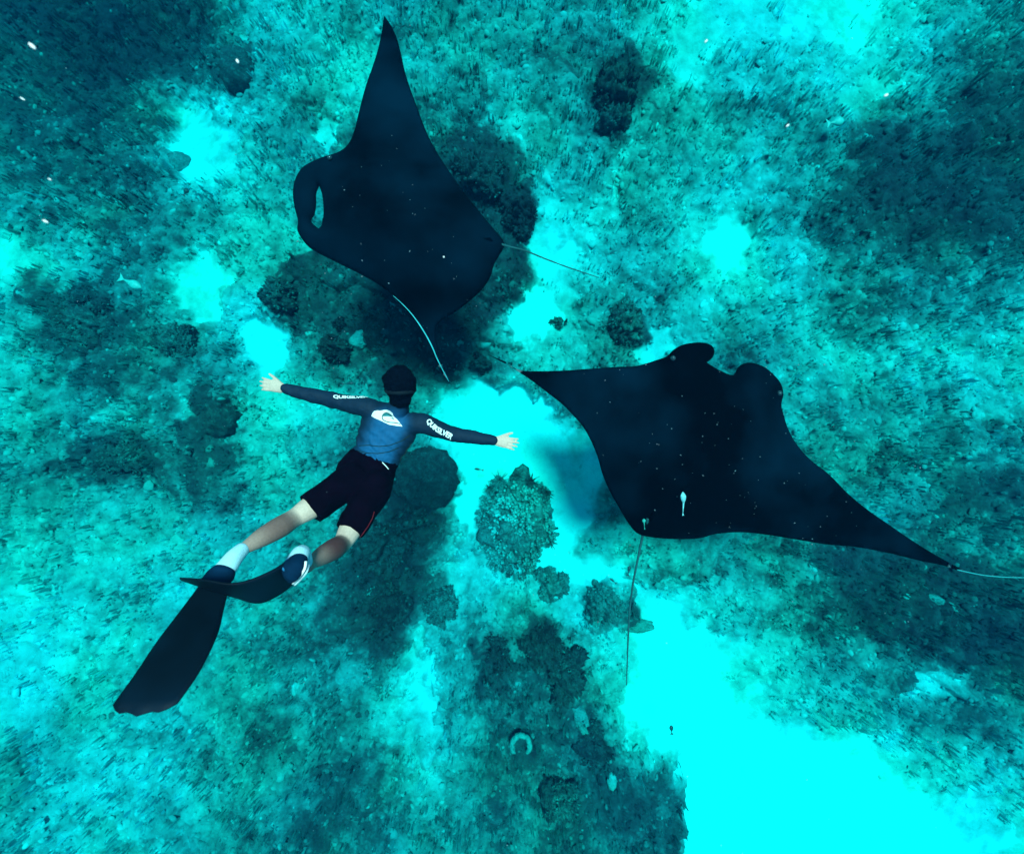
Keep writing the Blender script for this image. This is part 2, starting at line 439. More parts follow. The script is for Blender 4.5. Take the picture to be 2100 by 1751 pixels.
def build_turf():
    n = 20000
    x, y = scatter_xy(n)
    z, t, r = ground(x, y)
    pn = fbm(x * 1.3, y * 1.3, 3, 77)
    keep = (rng.random(n) < np.clip(r * (0.65 + 1.4 * pn), 0, 1))
    x, y, z, t = x[keep], y[keep], z[keep], t[keep]
    n = len(x)
    B = 5
    h = (0.04 + 0.17 * rng.random(n) ** 1.6)[:, None] * rng.uniform(.5, 1.1, (n, B))
    az = rng.uniform(0, 2 * np.pi, (n, B)); ln = rng.uniform(0.0, 0.22, (n, B)) * h
    w = rng.uniform(0.005, 0.014, (n, B))
    bx = x[:, None] + rng.normal(0, .035, (n, B)); by = y[:, None] + rng.normal(0, .035, (n, B)); bz = np.repeat(z[:, None], B, 1) - 0.01
    px, py = -np.sin(az) * w, np.cos(az) * w
    tx = bx + np.cos(az) * ln; ty = by + np.sin(az) * ln
    mx = bx + np.cos(az) * ln * .35; my = by + np.sin(az) * ln * .35
    v0 = np.stack([bx - px, by - py, bz], -1); v1 = np.stack([bx + px, by + py, bz], -1)
    v2 = np.stack([mx + px * 1.4, my + py * 1.4, bz + h * .6], -1); v3 = np.stack([mx - px * 1.4, my - py * 1.4, bz + h * .6], -1)
    v4 = np.stack([tx, ty, bz + h], -1)
    V = np.stack([v0, v1, v2, v3, v4], 2).reshape(-1, 3)
    b = (np.arange(n * B) * 5)[:, None]
    Fq = np.stack([np.concatenate([b, b + 1, b + 2], 1), np.concatenate([b, b + 2, b + 3], 1), np.concatenate([b + 3, b + 2, b + 4], 1)], 1).reshape(-1, 3)
    tone = t * 1.1 + rng.normal(0.30, 0.13, n)
    o = fast_mesh('algae_turf', V, Fq, M['turf'], smooth=False, tones=np.repeat(tone, 5 * B))
    tag(o, kind='stuff', label='short algae and soft coral growth on the reef')
build_rubble()
build_turf()

# ------------------------------------------------------------------ corals
def gz(x, y):
    z, t, r = ground(np.array([x], float), np.array([y], float))
    return float(z[0])

def on_bed(dx, dy):
    z = 0.1
    for _ in range(6):
        p = PZ(dx, dy, z); z = gz(p.x, p.y)
    return PZ(dx, dy, z)

def dome_mesh(c, rx, ry, h, rot=0, seed=0, rough=0.12, nu=40, nv=16, lobes=3.0):
    V, Fc = [], []
    for j in range(nv + 1):
        ph = (j / nv) * math.pi * 0.60
        for i in range(nu):
            th = 2 * math.pi * i / nu
            d = Vector((math.cos(th) * math.sin(ph), math.sin(th) * math.sin(ph), math.cos(ph)))
            k = 1 + rough * 2 * mnoise.noise(d * lobes + Vector((seed * 3.1, 0, 0))) + rough * mnoise.noise(d * lobes * 3.3 + Vector((seed, 4, 0))) + rough * .5 * mnoise.noise(d * lobes * 8 + Vector((seed, 1, 9)))
            x, y, z = d.x * rx * k, d.y * ry * k, d.z * h * k
            V.append((c[0] + x * math.cos(rot) - y * math.sin(rot), c[1] + x * math.sin(rot) + y * math.cos(rot), c[2] + z))
    for j in range(nv):
        for i in range(nu):
            a = j * nu + i; b = j * nu + (i + 1) % nu
            Fc.append((a, a + nu, b + nu, b))
    return V, Fc

def branch_mesh(c, rx, ry, h, n, seed=0, br=0.02, ln=0.10, rot=0, spread=1.0, knob=1.15):
    """short knobbly branches standing out of a low dome"""
    r_ = random.Random(seed)
    V, Fc = [], []
    S_ = 5
    for k in range(n):
        ph = math.acos(1 - r_.random() * 0.95) * spread
        th = r_.uniform(0, 2 * math.pi)
        d = Vector((math.cos(th) * math.sin(ph), math.sin(th) * math.sin(ph), math.cos(ph)))
        base = Vector((d.x * rx * .8, d.y * ry * .8, d.z * h * .75))
        dirv = (Vector((d.x / max(rx, .01), d.y / max(ry, .01), d.z / max(h, .01))).normalized() + Vector((r_.gauss(0, .3), r_.gauss(0, .3), r_.gauss(.3, .2)))).normalized()
        L = ln * r_.uniform(.6, 1.3); w = br * r_.uniform(.7, 1.3)
        u = dirv.orthogonal().normalized(); v = dirv.cross(u)
        st = len(V)
        for (f, rr) in ((0, 1.0), (.55, .8), (.9, knob), (1.08, .55)):
            p = base + dirv * L * f
            for i in range(S_):
                a = 2 * math.pi * i / S_
                q = p + (u * math.cos(a) + v * math.sin(a)) * w * rr
                V.append((c[0] + q.x * math.cos(rot) - q.y * math.sin(rot), c[1] + q.x * math.sin(rot) + q.y * math.cos(rot), c[2] + q.z))
        for lvl in range(3):
            for i in range(S_):
                a = st + lvl * S_ + i; b = st + lvl * S_ + (i + 1) % S_
                Fc.append((a, b, b + S_, a + S_))
        Fc.append(tuple(st + 3 * S_ + i for i in range(S_)))
    return V, Fc

def frond_mesh(c, r, h, n, seed=0, w=0.008):
    """thin feathery fronds fanning out of one point"""
    r_ = random.Random(seed)
    V, Fc = [], []
    for k in range(n):
        az = r_.uniform(0, 2 * math.pi); out = r_.uniform(.2, 1) * r; hh = h * r_.uniform(.5, 1)
        side = Vector((-math.sin(az), math.cos(az), 0)) * w * r_.uniform(.6, 1.4)
        st = len(V)
        for f in (0, .4, .75, 1):
            p = Vector((math.cos(az) * out * f ** 1.3, math.sin(az) * out * f ** 1.3, hh * f ** .8)) + Vector(c)
            ww = side * (1 - .8 * f)
            V += [tuple(p - ww), tuple(p + ww)]
        for q in range(3):
            a = st + q * 2
            Fc.append((a, a + 1, a + 3, a + 2))
    return V, Fc

def tones_for(n, base, var=.05, seed=0):
    r_ = np.random.default_rng(seed)
    return base + r_.normal(0, var, n)

def boulder(dx, dy, rpx, rpy, h, tone, label, seed, name='boulder_coral', cat='coral', rough=.06, group=None, rot=0, growth=False):
    c = on_bed(dx, dy)
    dep = CAMZ - c.z - h * .5
    c = P(dx, dy, dep); base = Vector((c.x, c.y, gz(c.x, c.y)))
    rx, ry = rpx / F * dep, rpy / F * dep
    e = empty(name, base)
    V, Fc = dome_mesh((c.x, c.y, base.z - h * .15), rx, ry, h, rot, seed, rough)
    zs = np.array([v[2] for v in V])
    mesh_obj('dome', V, Fc, M['coral'], e, True, tones_for(len(V), tone, .02, seed))
    if growth:
        V, Fc = branch_mesh((c.x, c.y, base.z - h * .1), rx * 1.05, ry * 1.05, h, int(90), seed + 5, .014, .05, rot)
        mesh_obj('growth', V, Fc, M['coral'], e, True, tones_for(len(V), tone + .05, .05, seed))['kind'] = 'stuff'
    tag(e, label, cat, group)
    return e

def bush(dx, dy, rpx, rpy, h, tone, label, seed, n=170, br=.018, ln=.1, name='branching_coral', rot=0, group=None):
    """an uneven clump: several overlapping mounds, each roughened and set with stubby growth"""
    c = on_bed(dx, dy)
    dep = CAMZ - c.z - h * .5
    c = P(dx, dy, dep); bz = gz(c.x, c.y)
    rx, ry = rpx / F * dep, rpy / F * dep
    e = empty(name, Vector((c.x, c.y, bz)))
    r_ = random.Random(seed * 7 + 1)
    lobes = [(0, 0, .62, 1.0)]
    m = 4 if rpx < 30 else 8
    for k in range(m):
        a = 2 * math.pi * (k + r_.uniform(-.35, .35)) / m
        d = r_.uniform(.42, .78)
        lobes.append((math.cos(a) * d, math.sin(a) * d, r_.uniform(.22, .48), r_.uniform(.45, .85)))
    VA, FA, TA, VB, FB, TB = [], [], [], [], [], []
    for q, (lx, ly, ls, lh) in enumerate(lobes):
        p = (c.x + lx * rx, c.y + ly * ry, bz - h * .12)
        V, Fc = dome_mesh(p, rx * ls, ry * ls, h * lh, r_.uniform(0, 3), seed + q, .26, 30, 11, 3.2)
        o = len(VA); VA += V; FA += [tuple(o + i for i in f) for f in Fc]
        tq = tone + r_.uniform(-.07, .07)
        TA += list(tones_for(len(V), tq, .03, seed + q))
        V, Fc = branch_mesh(p, rx * ls * .95, ry * ls * .95, h * lh, int(n * (.2 if q else .5)), seed * 11 + q, br * .6, ln * .5, r_.uniform(0, 3))
        o = len(VB); VB += V; FB += [tuple(o + i for i in f) for f in Fc]
        TB += list(np.repeat(tones_for(len(V) // 20, tq + .05, .08, seed + q), 20))
    mesh_obj('mound', VA, FA, M['coral'], e, True, TA)
    mesh_obj('branches', VB, FB, M['coral'], e, True, TB)['kind'] = 'stuff'
    tag(e, label, 'coral', group)
    return e

boulder(868, 985, 66, 66, .42, .13, 'large smooth round boulder coral on the reef just right of the swimmer\'s shorts', 3, rough=.08, growth=True)
boulder(430, 862, 36, 40, .35, .14, 'dark rounded boulder coral left of the swimmer, below his left hand', 5, rough=.10)
boulder(490, 142, 40, 44, .35, .2, 'dark oval boulder coral in the upper left, between two pale sand patches', 7, rough=.08)
boulder(362, 332, 28, 24, .2, .4, 'small grey-green boulder coral at the left edge of the bright upper-left sand patch', 8, rough=.06)
bush(1262, 185, 42, 66, .45, .14, 'dark oval coral thicket in the pale reef near the top centre right', 9, 220)
bush(1062, 428, 44, 42, .4, .04, 'dark bushy coral beside the tail of the upper manta ray', 10, 220)
bush(680, 712, 34, 30, .35, .08, 'black-green bushy coral above the swimmer\'s left arm', 11, 150)
bush(695, 662, 17, 16, .2, .1, 'small dark coral knob above the black-green bush by the swimmer\'s arm', 12, 70, .014, .06)
bush(985, 745, 24, 24, .3, .16, 'small dark coral knob between the swimmer\'s head and the right manta\'s wing tip', 13, 90, .014, .06)
bush(1292, 662, 44, 46, .4, .26, 'dark leafy coral mound above the right manta\'s left wing, beside a sand gap', 14, 190)
bush(1147, 660, 20, 12, .2, .35, 'small flat coral in the bright sand gap between both manta rays', 15, 60, .012, .05)
bush(1240, 1252, 46, 40, .45, .42, 'rounded grey-green bush coral at the sand edge beside the right manta\'s tail', 16, 260, .02, .07)
boulder(1312, 1288, 32, 13, .2, .52, 'flat pale coral shelf jutting onto the sand beneath the right manta\'s tail', 17, name='shelf_coral', rough=.12)
bush(1132, 1212, 40, 36, .3, .36, 'dark coral clump just below the tall central coral head', 18, 200)
bush(905, 1240, 32, 44, .3, .32, 'dark coral clump left of the pale rubble below the central coral head', 19, 160)
bush(790, 1255, 52, 50, .45, .1, 'black-green coral thicket below the swimmer\'s bent right knee', 20, 240)
bush(775, 1120, 55, 55, .4, .13, 'dark coral thicket directly below the large boulder coral', 21, 240)
bush(1110, 1330, 42, 52, .4, .1, 'darkest coral thicket in the reef ridge at lower centre', 22, 240)
bush(1165, 1395, 36, 60, .35, .14, 'long dark coral ridge left of the tip of the right manta\'s tail', 23, 240)
bush(1022, 1350, 18, 55, .3, .1, 'narrow dark coral strip left of the lower centre ridge', 24, 120)
bush(1215, 1545, 30, 60, .3, .16, 'dark coral strip near the bottom, along the edge of the big sand channel', 25, 170)
bush(1150, 1660, 44, 40, .3, .22, 'dark coral clump at the bottom centre of the reef ridge', 26, 180)
bush(165, 655, 70, 52, .25, .18, 'broad dark coral thicket at the far left, level with the bright sand patch', 27, 260)
bush(560, 600, 40, 30, .35, .2, 'dark coral clump left of the upper manta\'s lower wing', 28, 170)
bush(985, 345, 60, 48, .35, .07, 'dark coral mass right of the upper manta\'s raised wing', 29, 240)
bush(345, 690, 50, 34, .22, .26, 'dark coral clump in the left reef below the pale oval fish', 31, 180)
bush(230, 940, 60, 32, .22, .22, 'long low dark coral bank on the left, below the small white rubble', 32, 220)

# U-shaped pale sponge and other pale pieces
def ring_sponge():
    c = on_bed(1068, 1518)
    e = empty('tube_sponge', c)
    V, Fc = [], []
    N, K = 22, 8
    for i in range(N + 1):
        a = math.radians(-50 + 280 * i / N)
        k = 1 + .12 * mnoise.noise(Vector((i * .6, 2, 0)))
        p = Vector((c.x + math.cos(a) * .12 * k, c.y + math.sin(a) * .14 * k, c.z + .10))
        rad = .038 * (1 + .4 * mnoise.noise(Vector((i * .9, 0, 0)))) * (math.sin(math.pi * min(1, (i + .6) / 3) / 2)) * (math.sin(math.pi * min(1, (N - i + .6) / 3) / 2))
        o = Vector((math.cos(a), math.sin(a), 0))
        for q in range(K):
            b = 2 * math.pi * q / K
            w = p + (o * math.cos(b) + Vector((0, 0, 1)) * math.sin(b)) * rad
            V.append(tuple(w))
    for i in range(N):
        for q in range(K):
            a = i * K + q; b = i * K + (q + 1) % K
            Fc.append((a, b, b + K, a + K))
    Fc.append(tuple(range(K))); Fc.append(tuple(N * K + q for q in range(K)))
    mesh_obj('arch', V, Fc, M['coral'], e, True, tones_for(len(V), .55, .05, 2))
    tag(e, 'pale horseshoe-shaped sponge lying on the lower centre reef', 'sponge')
ring_sponge()

def stone(dx, dy, rpx, rpy, h, tone, label, seed, rot, name='stone'):
    c = on_bed(dx, dy)
    dep = CAMZ - c.z
    V, Fc = dome_mesh((0, 0, 0), rpx / F * dep, rpy / F * dep, h, rot, seed, .16, 18, 8, 2.0)
    o = mesh_obj(name, V, Fc, M['coral'], None, True, tones_for(len(V), tone, .03, seed))
    o.location = c
    tag(o, label, 'stone')
    return o
stone(1192, 1476, 15, 34, .06, .46, 'long pale slab of dead coral beside the dark lower centre ridge', 41, math.radians(20), 'coral_slab')
stone(1255, 1600, 10, 18, .05, .62, 'pale oval stone on the dark reef edge near the big sand channel', 42, 0)
stone(742, 695, 26, 18, .08, .62, 'pale coral plate right of the black-green bush above the swimmer\'s arm', 43, .3, 'coral_plate')
stone(1930, 1235, 34, 9, .05, .42, 'pale streak of rubble in the dark reef below the right manta\'s right wing', 44, math.radians(-28), 'coral_slab')  # the dark around it includes soft shade painted below the wing
stone(1856, 1222, 9, 6, .05, .66, 'small pale stone below the right manta\'s outer right wing', 45, 0)
stone(1220, 1195, 7, 9, .05, .35, 'small dark stone on the sand left of the right manta\'s tail', 46, 0)
stone(760, 1215, 7, 12, .05, .6, 'small pale stone in the dark thicket below the swimmer\'s knees', 47, 0)
stone(605, 1412, 6, 14, .05, .75, 'pale upright fragment on the reef right of the big fin blade', 48, 0)
stone(230, 412, 32, 8, .05, .5, 'long pale streak of dead coral in the dark upper left reef', 49, math.radians(-28), 'coral_slab')
stone(272, 860, 8, 8, .05, .85, 'tiny white stone in the left reef', 50, 0)

# ---- the tall central coral head
def coral_head():
    e = empty('coral_outcrop', PZ(1057, 1070, 0.0))
    h = .62
    dep = CAMZ - .35
    c = P(1057, 1072, dep)
    V, Fc = dome_mesh((c.x, c.y, -.08), 76 / F * dep, 100 / F * dep, h, 0, 61, .17, 72, 30, 2.2)
    mesh_obj('mound', V, Fc, M['coral'], e, True, tones_for(len(V), .36, .06, 61))
    specs = [(1040,1048,30,26,.55,.60),(1078,1030,26,24,.6,.42),(1030,1085,26,22,.45,.55),(1070,1075,24,24,.6,.46),(1105,1060,28,30,.4,.38),
             (1012,1030,26,26,.4,.36),(1050,1010,34,22,.45,.42),(1100,1015,24,22,.4,.34),(1010,1115,26,22,.3,.4),(1050,1125,28,20,.42,.5),
             (1092,1120,28,26,.4,.3),(1060,1165,36,26,.3,.13),(1020,1150,22,20,.25,.35),(1120,1095,22,26,.3,.32),(996,1065,18,26,.25,.3),(1085,1150,22,22,.3,.28),(1110,1040,16,20,.45,.3)]
    for k, (dx, dy, rx, ry, z, t) in enumerate(specs):
        q = PZ(dx, dy, z)
        d = CAMZ - z
        V, Fc = branch_mesh((q.x, q.y, q.z - .12), rx / F * d, ry / F * d, .15, 70, 70 + k, .017, .06)
        tn = np.repeat(tones_for(len(V) // 20, t + .20, .10, k), 20)
        mesh_obj('coral_cluster', V, Fc, M['coral'], e, True, tn)['kind'] = 'stuff'
    for k, (dx, dy, r, z, t) in enumerate([(1025,985,.2,.4,.42),(1088,985,.14,.4,.2),(1120,1010,.12,.35,.3),(1005,1000,.12,.3,.36),(1128,1110,.12,.2,.4),(1060,975,.12,.3,.3)]):
        q = PZ(dx, dy, z)
        V, Fc = frond_mesh(q, r, .18, 60, 90 + k)
        mesh_obj('frond_tuft', V, Fc, M['coral'], e, True, tones_for(len(V), t, .06, k))['kind'] = 'stuff'
    tag(e, 'tall knobbly coral head standing alone on bright sand below the swimmer\'s right hand', 'coral')
coral_head()

# ------------------------------------------------------------------ tubes / generic skin building
def ring_tube(pts, rads, K=12, caps=True, up=None, flat=None):
    """pts: Vectors; rads: float or (ru, rv); up: reference Vector for the v axis"""
    V, Fc = [], []
    n = len(pts)
    prev = None
    for i, p in enumerate(pts):
        t = (pts[min(i + 1, n - 1)] - pts[max(i - 1, 0)]).normalized()
        if up is not None:
            u = up.cross(t)
            if u.length < 1e-4: u = t.orthogonal()
        elif prev is None: u = t.orthogonal()
        else: u = prev - t * prev.dot(t)
        u = u.normalized(); v = t.cross(u); prev = u
        r = rads[i]
        ru, rv = (r, r) if not isinstance(r, (tuple, list)) else r
        for k in range(K):
            a = 2 * math.pi * k / K
            V.append(p + u * math.cos(a) * ru + v * math.sin(a) * rv)
    for i in range(n - 1):
        for k in range(K):
            a = i * K + k; b = i * K + (k + 1) % K
            Fc.append((a, b, b + K, a + K))
    if caps:
        Fc.append(tuple(range(K))[::-1]); Fc.append(tuple((n - 1) * K + k for k in range(K)))
    return V, Fc

def smooth_pts(pts, rads, sub=4):
    """Catmull-Rom through the points; radii likewise"""
    P_, R_ = [], []
    n = len(pts)
    R2 = [(r, r) if not isinstance(r, (tuple, list)) else r for r in rads]
    for i in range(n - 1):
        p0, p1, p2, p3 = pts[max(i - 1, 0)], pts[i], pts[i + 1], pts[min(i + 2, n - 1)]
        r0, r1, r2, r3 = R2[max(i - 1, 0)], R2[i], R2[i + 1], R2[min(i + 2, n - 1)]
        for s in range(sub):
            t = s / sub
            def cr(a, b, c, d):
                return 0.5 * ((2 * b) + (c - a) * t + (2 * a - 5 * b + 4 * c - d) * t * t + (-a + 3 * b - 3 * c + d) * t ** 3)
            P_.append(Vector([cr(p0[k], p1[k], p2[k], p3[k]) for k in range(3)]))
            R_.append(tuple(max(1e-4, cr(r0[k], r1[k], r2[k], r3[k])) for k in range(2)))
    P_.append(pts[-1]); R_.append(R2[-1])
    return P_, R_

class Blob:
    def __init__(s): s.V = []; s.F = []
    def add(s, V, Fc):
        o = len(s.V); s.V += [Vector(v) for v in V]; s.F += [tuple(o + i for i in f) for f in Fc]
    def tube(s, pts, rads, K=14, up=None, sub=4, round_ends=True):
        P_, R_ = smooth_pts(pts, rads, sub)
        if round_ends:
            for end in (0, -1):
                p = P_[end]; q = P_[1] if end == 0 else P_[-2]
                d = (p - q).normalized(); r = R_[end]; m = min(r)
                ex = [(p + d * m * math.sin(a), (r[0] * math.cos(a), r[1] * math.cos(a))) for a in (.4, .8, 1.15, 1.45)]
                if end == 0:
                    P_ = [e[0] for e in ex[::-1]] + P_; R_ = [e[1] for e in ex[::-1]] + R_
                else:
                    P_ = P_ + [e[0] for e in ex]; R_ = R_ + [e[1] for e in ex]
        s.add(*ring_tube(P_, R_, K, True, up))
    def ellipsoid(s, c, ax, ay, az, n=20, m=14):
        V, Fc = [], []
        for j in range(m + 1):
            ph = math.pi * (j + .02) / (m + .04)
            for i in range(n):
                th = 2 * math.pi * i / n
                V.append(c + ax * math.cos(th) * math.sin(ph) + ay * math.sin(th) * math.sin(ph) + az * math.cos(ph))
        for j in range(m):
            for i in range(n):
                a = j * n + i; b = j * n + (i + 1) % n
                Fc.append((a, a + n, b + n, b))
        Fc.append(tuple(range(n))); Fc.append(tuple(m * n + i for i in range(n))[::-1])
        s.add(V, Fc)
    def remeshed(s, voxel, smooth=2):
        me = bpy.data.meshes.new('tmp')
        me.from_pydata([tuple(v) for v in s.V], [], s.F)
        bm = bmesh.new(); bm.from_mesh(me); bmesh.ops.recalc_face_normals(bm, faces=bm.faces); bm.to_mesh(me); bm.free()
        o = bpy.data.objects.new('tmp', me); COL.objects.link(o)
        md = o.modifiers.new('r', 'REMESH'); md.mode = 'VOXEL'; md.voxel_size = voxel
        if smooth:
            sm = o.modifiers.new('s', 'SMOOTH'); sm.iterations = smooth; sm.factor = .5
        dg = bpy.context.evaluated_depsgraph_get()
        out = bpy.data.meshes.new_from_object(o.evaluated_get(dg))
        bpy.data.objects.remove(o); bpy.data.meshes.remove(me)
        return out

# ------------------------------------------------------------------ manta rays
def seg_dist(px, py, poly):
    A = np.array(poly); B = np.roll(A, -1, axis=0)
    best = np.full(len(px), 1e9)
    for a, b in zip(A, B):
        d = b - a; L = max((d ** 2).sum(), 1e-9)
        t = np.clip(((px - a[0]) * d[0] + (py - a[1]) * d[1]) / L, 0, 1)
        best = np.minimum(best, (px - a[0] - t * d[0]) ** 2 + (py - a[1] - t * d[1]) ** 2)
    return np.sqrt(best)

def inside(px, py, poly):
    A = np.array(poly); B = np.roll(A, -1, axis=0)
    c = np.zeros(len(px), bool)
    for a, b in zip(A, B):
        m = ((a[1] > py) != (b[1] > py))
        with np.errstate(divide='ignore', invalid='ignore'):
            xi = (b[0] - a[0]) * (py - a[1]) / (b[1] - a[1]) + a[0]
        c ^= m & (px < xi)
    return c

def densify(poly, step, smooth=True):
    out = []
    n = len(poly)
    for i in range(n):
        p0, p1, p2, p3 = [np.array(poly[(i + k) % n], float) for k in (-1, 0, 1, 2)]
        L = np.linalg.norm(p2 - p1); m = max(1, int(round(L / step)))
        # keep needle tips sharp
        def sharp(a, b, c):
            u = b - a; v = c - b
            return np.dot(u, v) < -0.2 * np.linalg.norm(u) * np.linalg.norm(v)
        m1 = (p2 - p0) / 2; m2 = (p3 - p1) / 2
        if sharp(p0, p1, p2): m1 = (p2 - p1)
        if sharp(p1, p2, p3): m2 = (p2 - p1)
        m1 = m1 / max(np.linalg.norm(m1), 1e-6) * L; m2 = m2 / max(np.linalg.norm(m2), 1e-6) * L
        for s in range(m):
            t = s / m
            h = (2*t**3 - 3*t**2 + 1) * p1 + (t**3 - 2*t**2 + t) * m1 + (-2*t**3 + 3*t**2) * p2 + (t**3 - t**2) * m2
            out.append(tuple(h))
    return out

def manta(name, outline, holes, depth_fn, mid_a, mid_b, thick, label, pale_fn=None):
    root_depth = depth_fn(np.array([(mid_a[0] + mid_b[0]) / 2]), np.array([(mid_a[1] + mid_b[1]) / 2]))[0]
    e = empty(name, P((mid_a[0] + mid_b[0]) / 2, (mid_a[1] + mid_b[1]) / 2, root_depth))
    step = 7.0
    out = densify(outline, step); hs = [densify(h, 4.0) for h in holes]
    xs = np.arange(min(p[0] for p in out), max(p[0] for p in out), step)
    ys = np.arange(min(p[1] for p in out), max(p[1] for p in out), step)
    gx, gy = np.meshgrid(xs, ys); gx = gx.ravel() + rng.uniform(-.8, .8, gx.size); gy = gy.ravel() + rng.uniform(-.8, .8, gy.size)
    keep = inside(gx, gy, out)
    for h in hs: keep &= ~inside(gx, gy, h)
    gx, gy = gx[keep], gy[keep]
    d = seg_dist(gx, gy, out)
    for h in hs: d = np.minimum(d, seg_dist(gx, gy, h))
    k2 = d > 1.6
    gx, gy = gx[k2], gy[k2]
    # two extra rings close to the edge for a rounded rim
    pts = [Vector(p) for p in out]; edges = [(i, (i + 1) % len(out)) for i in range(len(out))]
    for h in hs:
        o = len(pts); pts += [Vector(p) for p in h]; edges += [(o + i, o + (i + 1) % len(h)) for i in range(len(h))]
    nb = len(pts)
    pts += [Vector((a, b)) for a, b in zip(gx, gy)]
    v2, _, f2, _, _, _ = delaunay_2d_cdt(pts, edges, [], 0, 1e-4)
    v2 = np.array([(v.x, v.y) for v in v2])
    tri = np.array([f for f in f2 if len(f) == 3])
    cen = v2[tri].mean(1)
    ok = inside(cen[:, 0], cen[:, 1], out)
    for h in hs: ok &= ~inside(cen[:, 0], cen[:, 1], h)
    tri = tri[ok]
    dist = seg_dist(v2[:, 0], v2[:, 1], out)
    for h in hs: dist = np.minimum(dist, seg_dist(v2[:, 0], v2[:, 1], h))
    a = np.array(mid_a, float); b = np.array(mid_b, float); ax = (b - a) / np.linalg.norm(b - a)
    rel = v2 - a
    s = rel[:, 0] * -ax[1] + rel[:, 1] * ax[0]; c = rel @ ax
    Lb = np.linalg.norm(b - a)
    A = thick * (0.10 + 0.90 * np.exp(-(s / (0.30 * Lb)) ** 2) * np.clip(np.sin(np.clip((c + .18 * Lb) / (1.2 * Lb), 0.02, .98) * np.pi), 0.1, 1) ** .7)
    R = 0.24 * Lb
    k = np.clip(dist / R, 0, 1)
    t = A * np.sqrt(np.clip(1 - (1 - k) ** 2, 0, 1)) + 0.0
    # ridge of the back
    t_top = t + 0.018 * np.exp(-(s / (0.09 * Lb)) ** 2) * k
    dep = depth_fn(v2[:, 0], v2[:, 1])
    base = np.stack([(v2[:, 0] - CX) / F * dep, (CY - v2[:, 1]) / F * dep, CAMZ - dep], -1)
    onb = dist < 0.25
    n = len(v2)
    top = base.copy(); top[:, 2] += t_top
    bot = base.copy(); bot[:, 2] -= t * 0.8
    V = list(map(tuple, top)); mp = np.arange(n)
    bidx = {}
    for i in range(n):
        if onb[i]: bidx[i] = i
        else:
            bidx[i] = len(V); V.append(tuple(bot[i]))
    Fc = [tuple(f) for f in tri] + [tuple(bidx[i] for i in f[::-1]) for f in tri]
    o = mesh_obj('body', V, Fc, [M['manta'], M['manta_belly']], e)
    mi = np.zeros(len(Fc), dtype=np.int32); mi[len(tri):] = 1
    if pale_fn is not None:
        pc = v2[tri].mean(1)
        mi[:len(tri)] = pale_fn(pc[:, 0], pc[:, 1]).astype(np.int32)
    o.data.polygons.foreach_set('material_index', mi)
    bm = bmesh.new(); bm.from_mesh(o.data); bmesh.ops.recalc_face_normals(bm, faces=bm.faces); bm.to_mesh(o.data); bm.free()
    tag(e, label, 'manta ray')
    bvh = BVHTree.FromPolygons(V, Fc)
    return e, bvh

def R_(zx, zy): return (992.9 + zx * .52723, 655.7 + zy * .52723)
def L_(zx, zy): return (524.5 + zx * .46, zy * .46)

right_outline = [R_(*p) for p in [(75,165),(140,196),(200,200),(300,198),(420,190),(520,183),(590,180),(660,160),(710,142),(735,118),(770,98),(810,90),(850,89),(885,100),(896,120),(888,148),(866,166),
 (890,182),(930,203),(970,214),(985,187),(1010,170),(1045,168),(1090,184),(1130,217),(1155,250),(1164,290),(1156,330),(1165,370),(1185,430),(1220,490),(1270,545),(1340,600),(1420,680),(1500,745),(1580,800),
 (1660,855),(1740,905),(1820,950),(1880,978),(1960,991),(2100,1000),(1960,997),(1880,987),(1790,956),(1700,938),(1580,908),(1450,884),(1330,873),(1200,852),(1100,836),(1000,826),(900,833),(840,849),(780,853),(690,850),(620,840),
 (592,828),(560,790),(530,740),(490,670),(460,600),(440,530),(410,460),(380,410),(340,365),(300,325),(250,287),(200,248),(140,206)]]
left_outline = [L_(*p) for p in [(572,70),(600,110),(625,160),(645,230),(665,320),(690,400),(720,480),(745,550),(785,640),(830,715),(880,790),(930,860),(970,910),(1010,960),(1060,1020),(1108,1088),(1085,1140),(1062,1180),
 (1046,1235),(1005,1295),(945,1350),(885,1395),(835,1425),(806,1455),(803,1500),(812,1560),(832,1625),(860,1700),(828,1655),(800,1600),(778,1545),(750,1495),(715,1440),(675,1390),(635,1348),(595,1305),(540,1265),(470,1225),(400,1190),
 (340,1160),(290,1135),(240,1105),(205,1065),(185,1025),(188,985),(174,930),(166,880),(168,830),(182,785),(205,750),(240,726),(300,700),(350,685),(390,665),(420,630),(440,580),(455,520),(475,440),(495,370),(520,300),(545,220),(560,150)]]
left_hole = [L_(*p) for p in [(283,830),(296,870),(302,930),(300,975),(288,1018),(264,1006),(247,985),(262,958),(270,910),(270,865)]]

def dep_right(x, y):
    a = np.array(R_(1010, 240)); b = np.array(R_(640, 830)); ax = (b - a) / np.linalg.norm(b - a)
    s = (x - a[0]) * -ax[1] + (y - a[1]) * ax[0]       # positive: towards the left wing (screen)
    return 3.85 + 0.55 * np.clip(np.abs(s) / 520, 0, 1.6) ** 1.7 * np.where(s > 0, 1.0, .35)
def dep_left(x, y):
    a = np.array(L_(300, 930)); b = np.array(L_(1100, 1090)); ax = (b - a) / np.linalg.norm(b - a)
    s = (x - a[0]) * -ax[1] + (y - a[1]) * ax[0]
    return 4.15 + 0.75 * np.clip(np.abs(s) / 400, 0, 1.4) ** 1.8

mr, bvh_r = manta('manta_ray', right_outline, [], dep_right, R_(1010, 240), R_(640, 830), .24,
                  'huge black manta ray on the right, head up, right wing stretched to the picture edge')
ml, bvh_l = manta('manta_ray', left_outline, [left_hole], dep_left, L_(300, 930), L_(1100, 1090), .24,
                  'black manta ray at upper centre facing left with one wing pointing straight up')

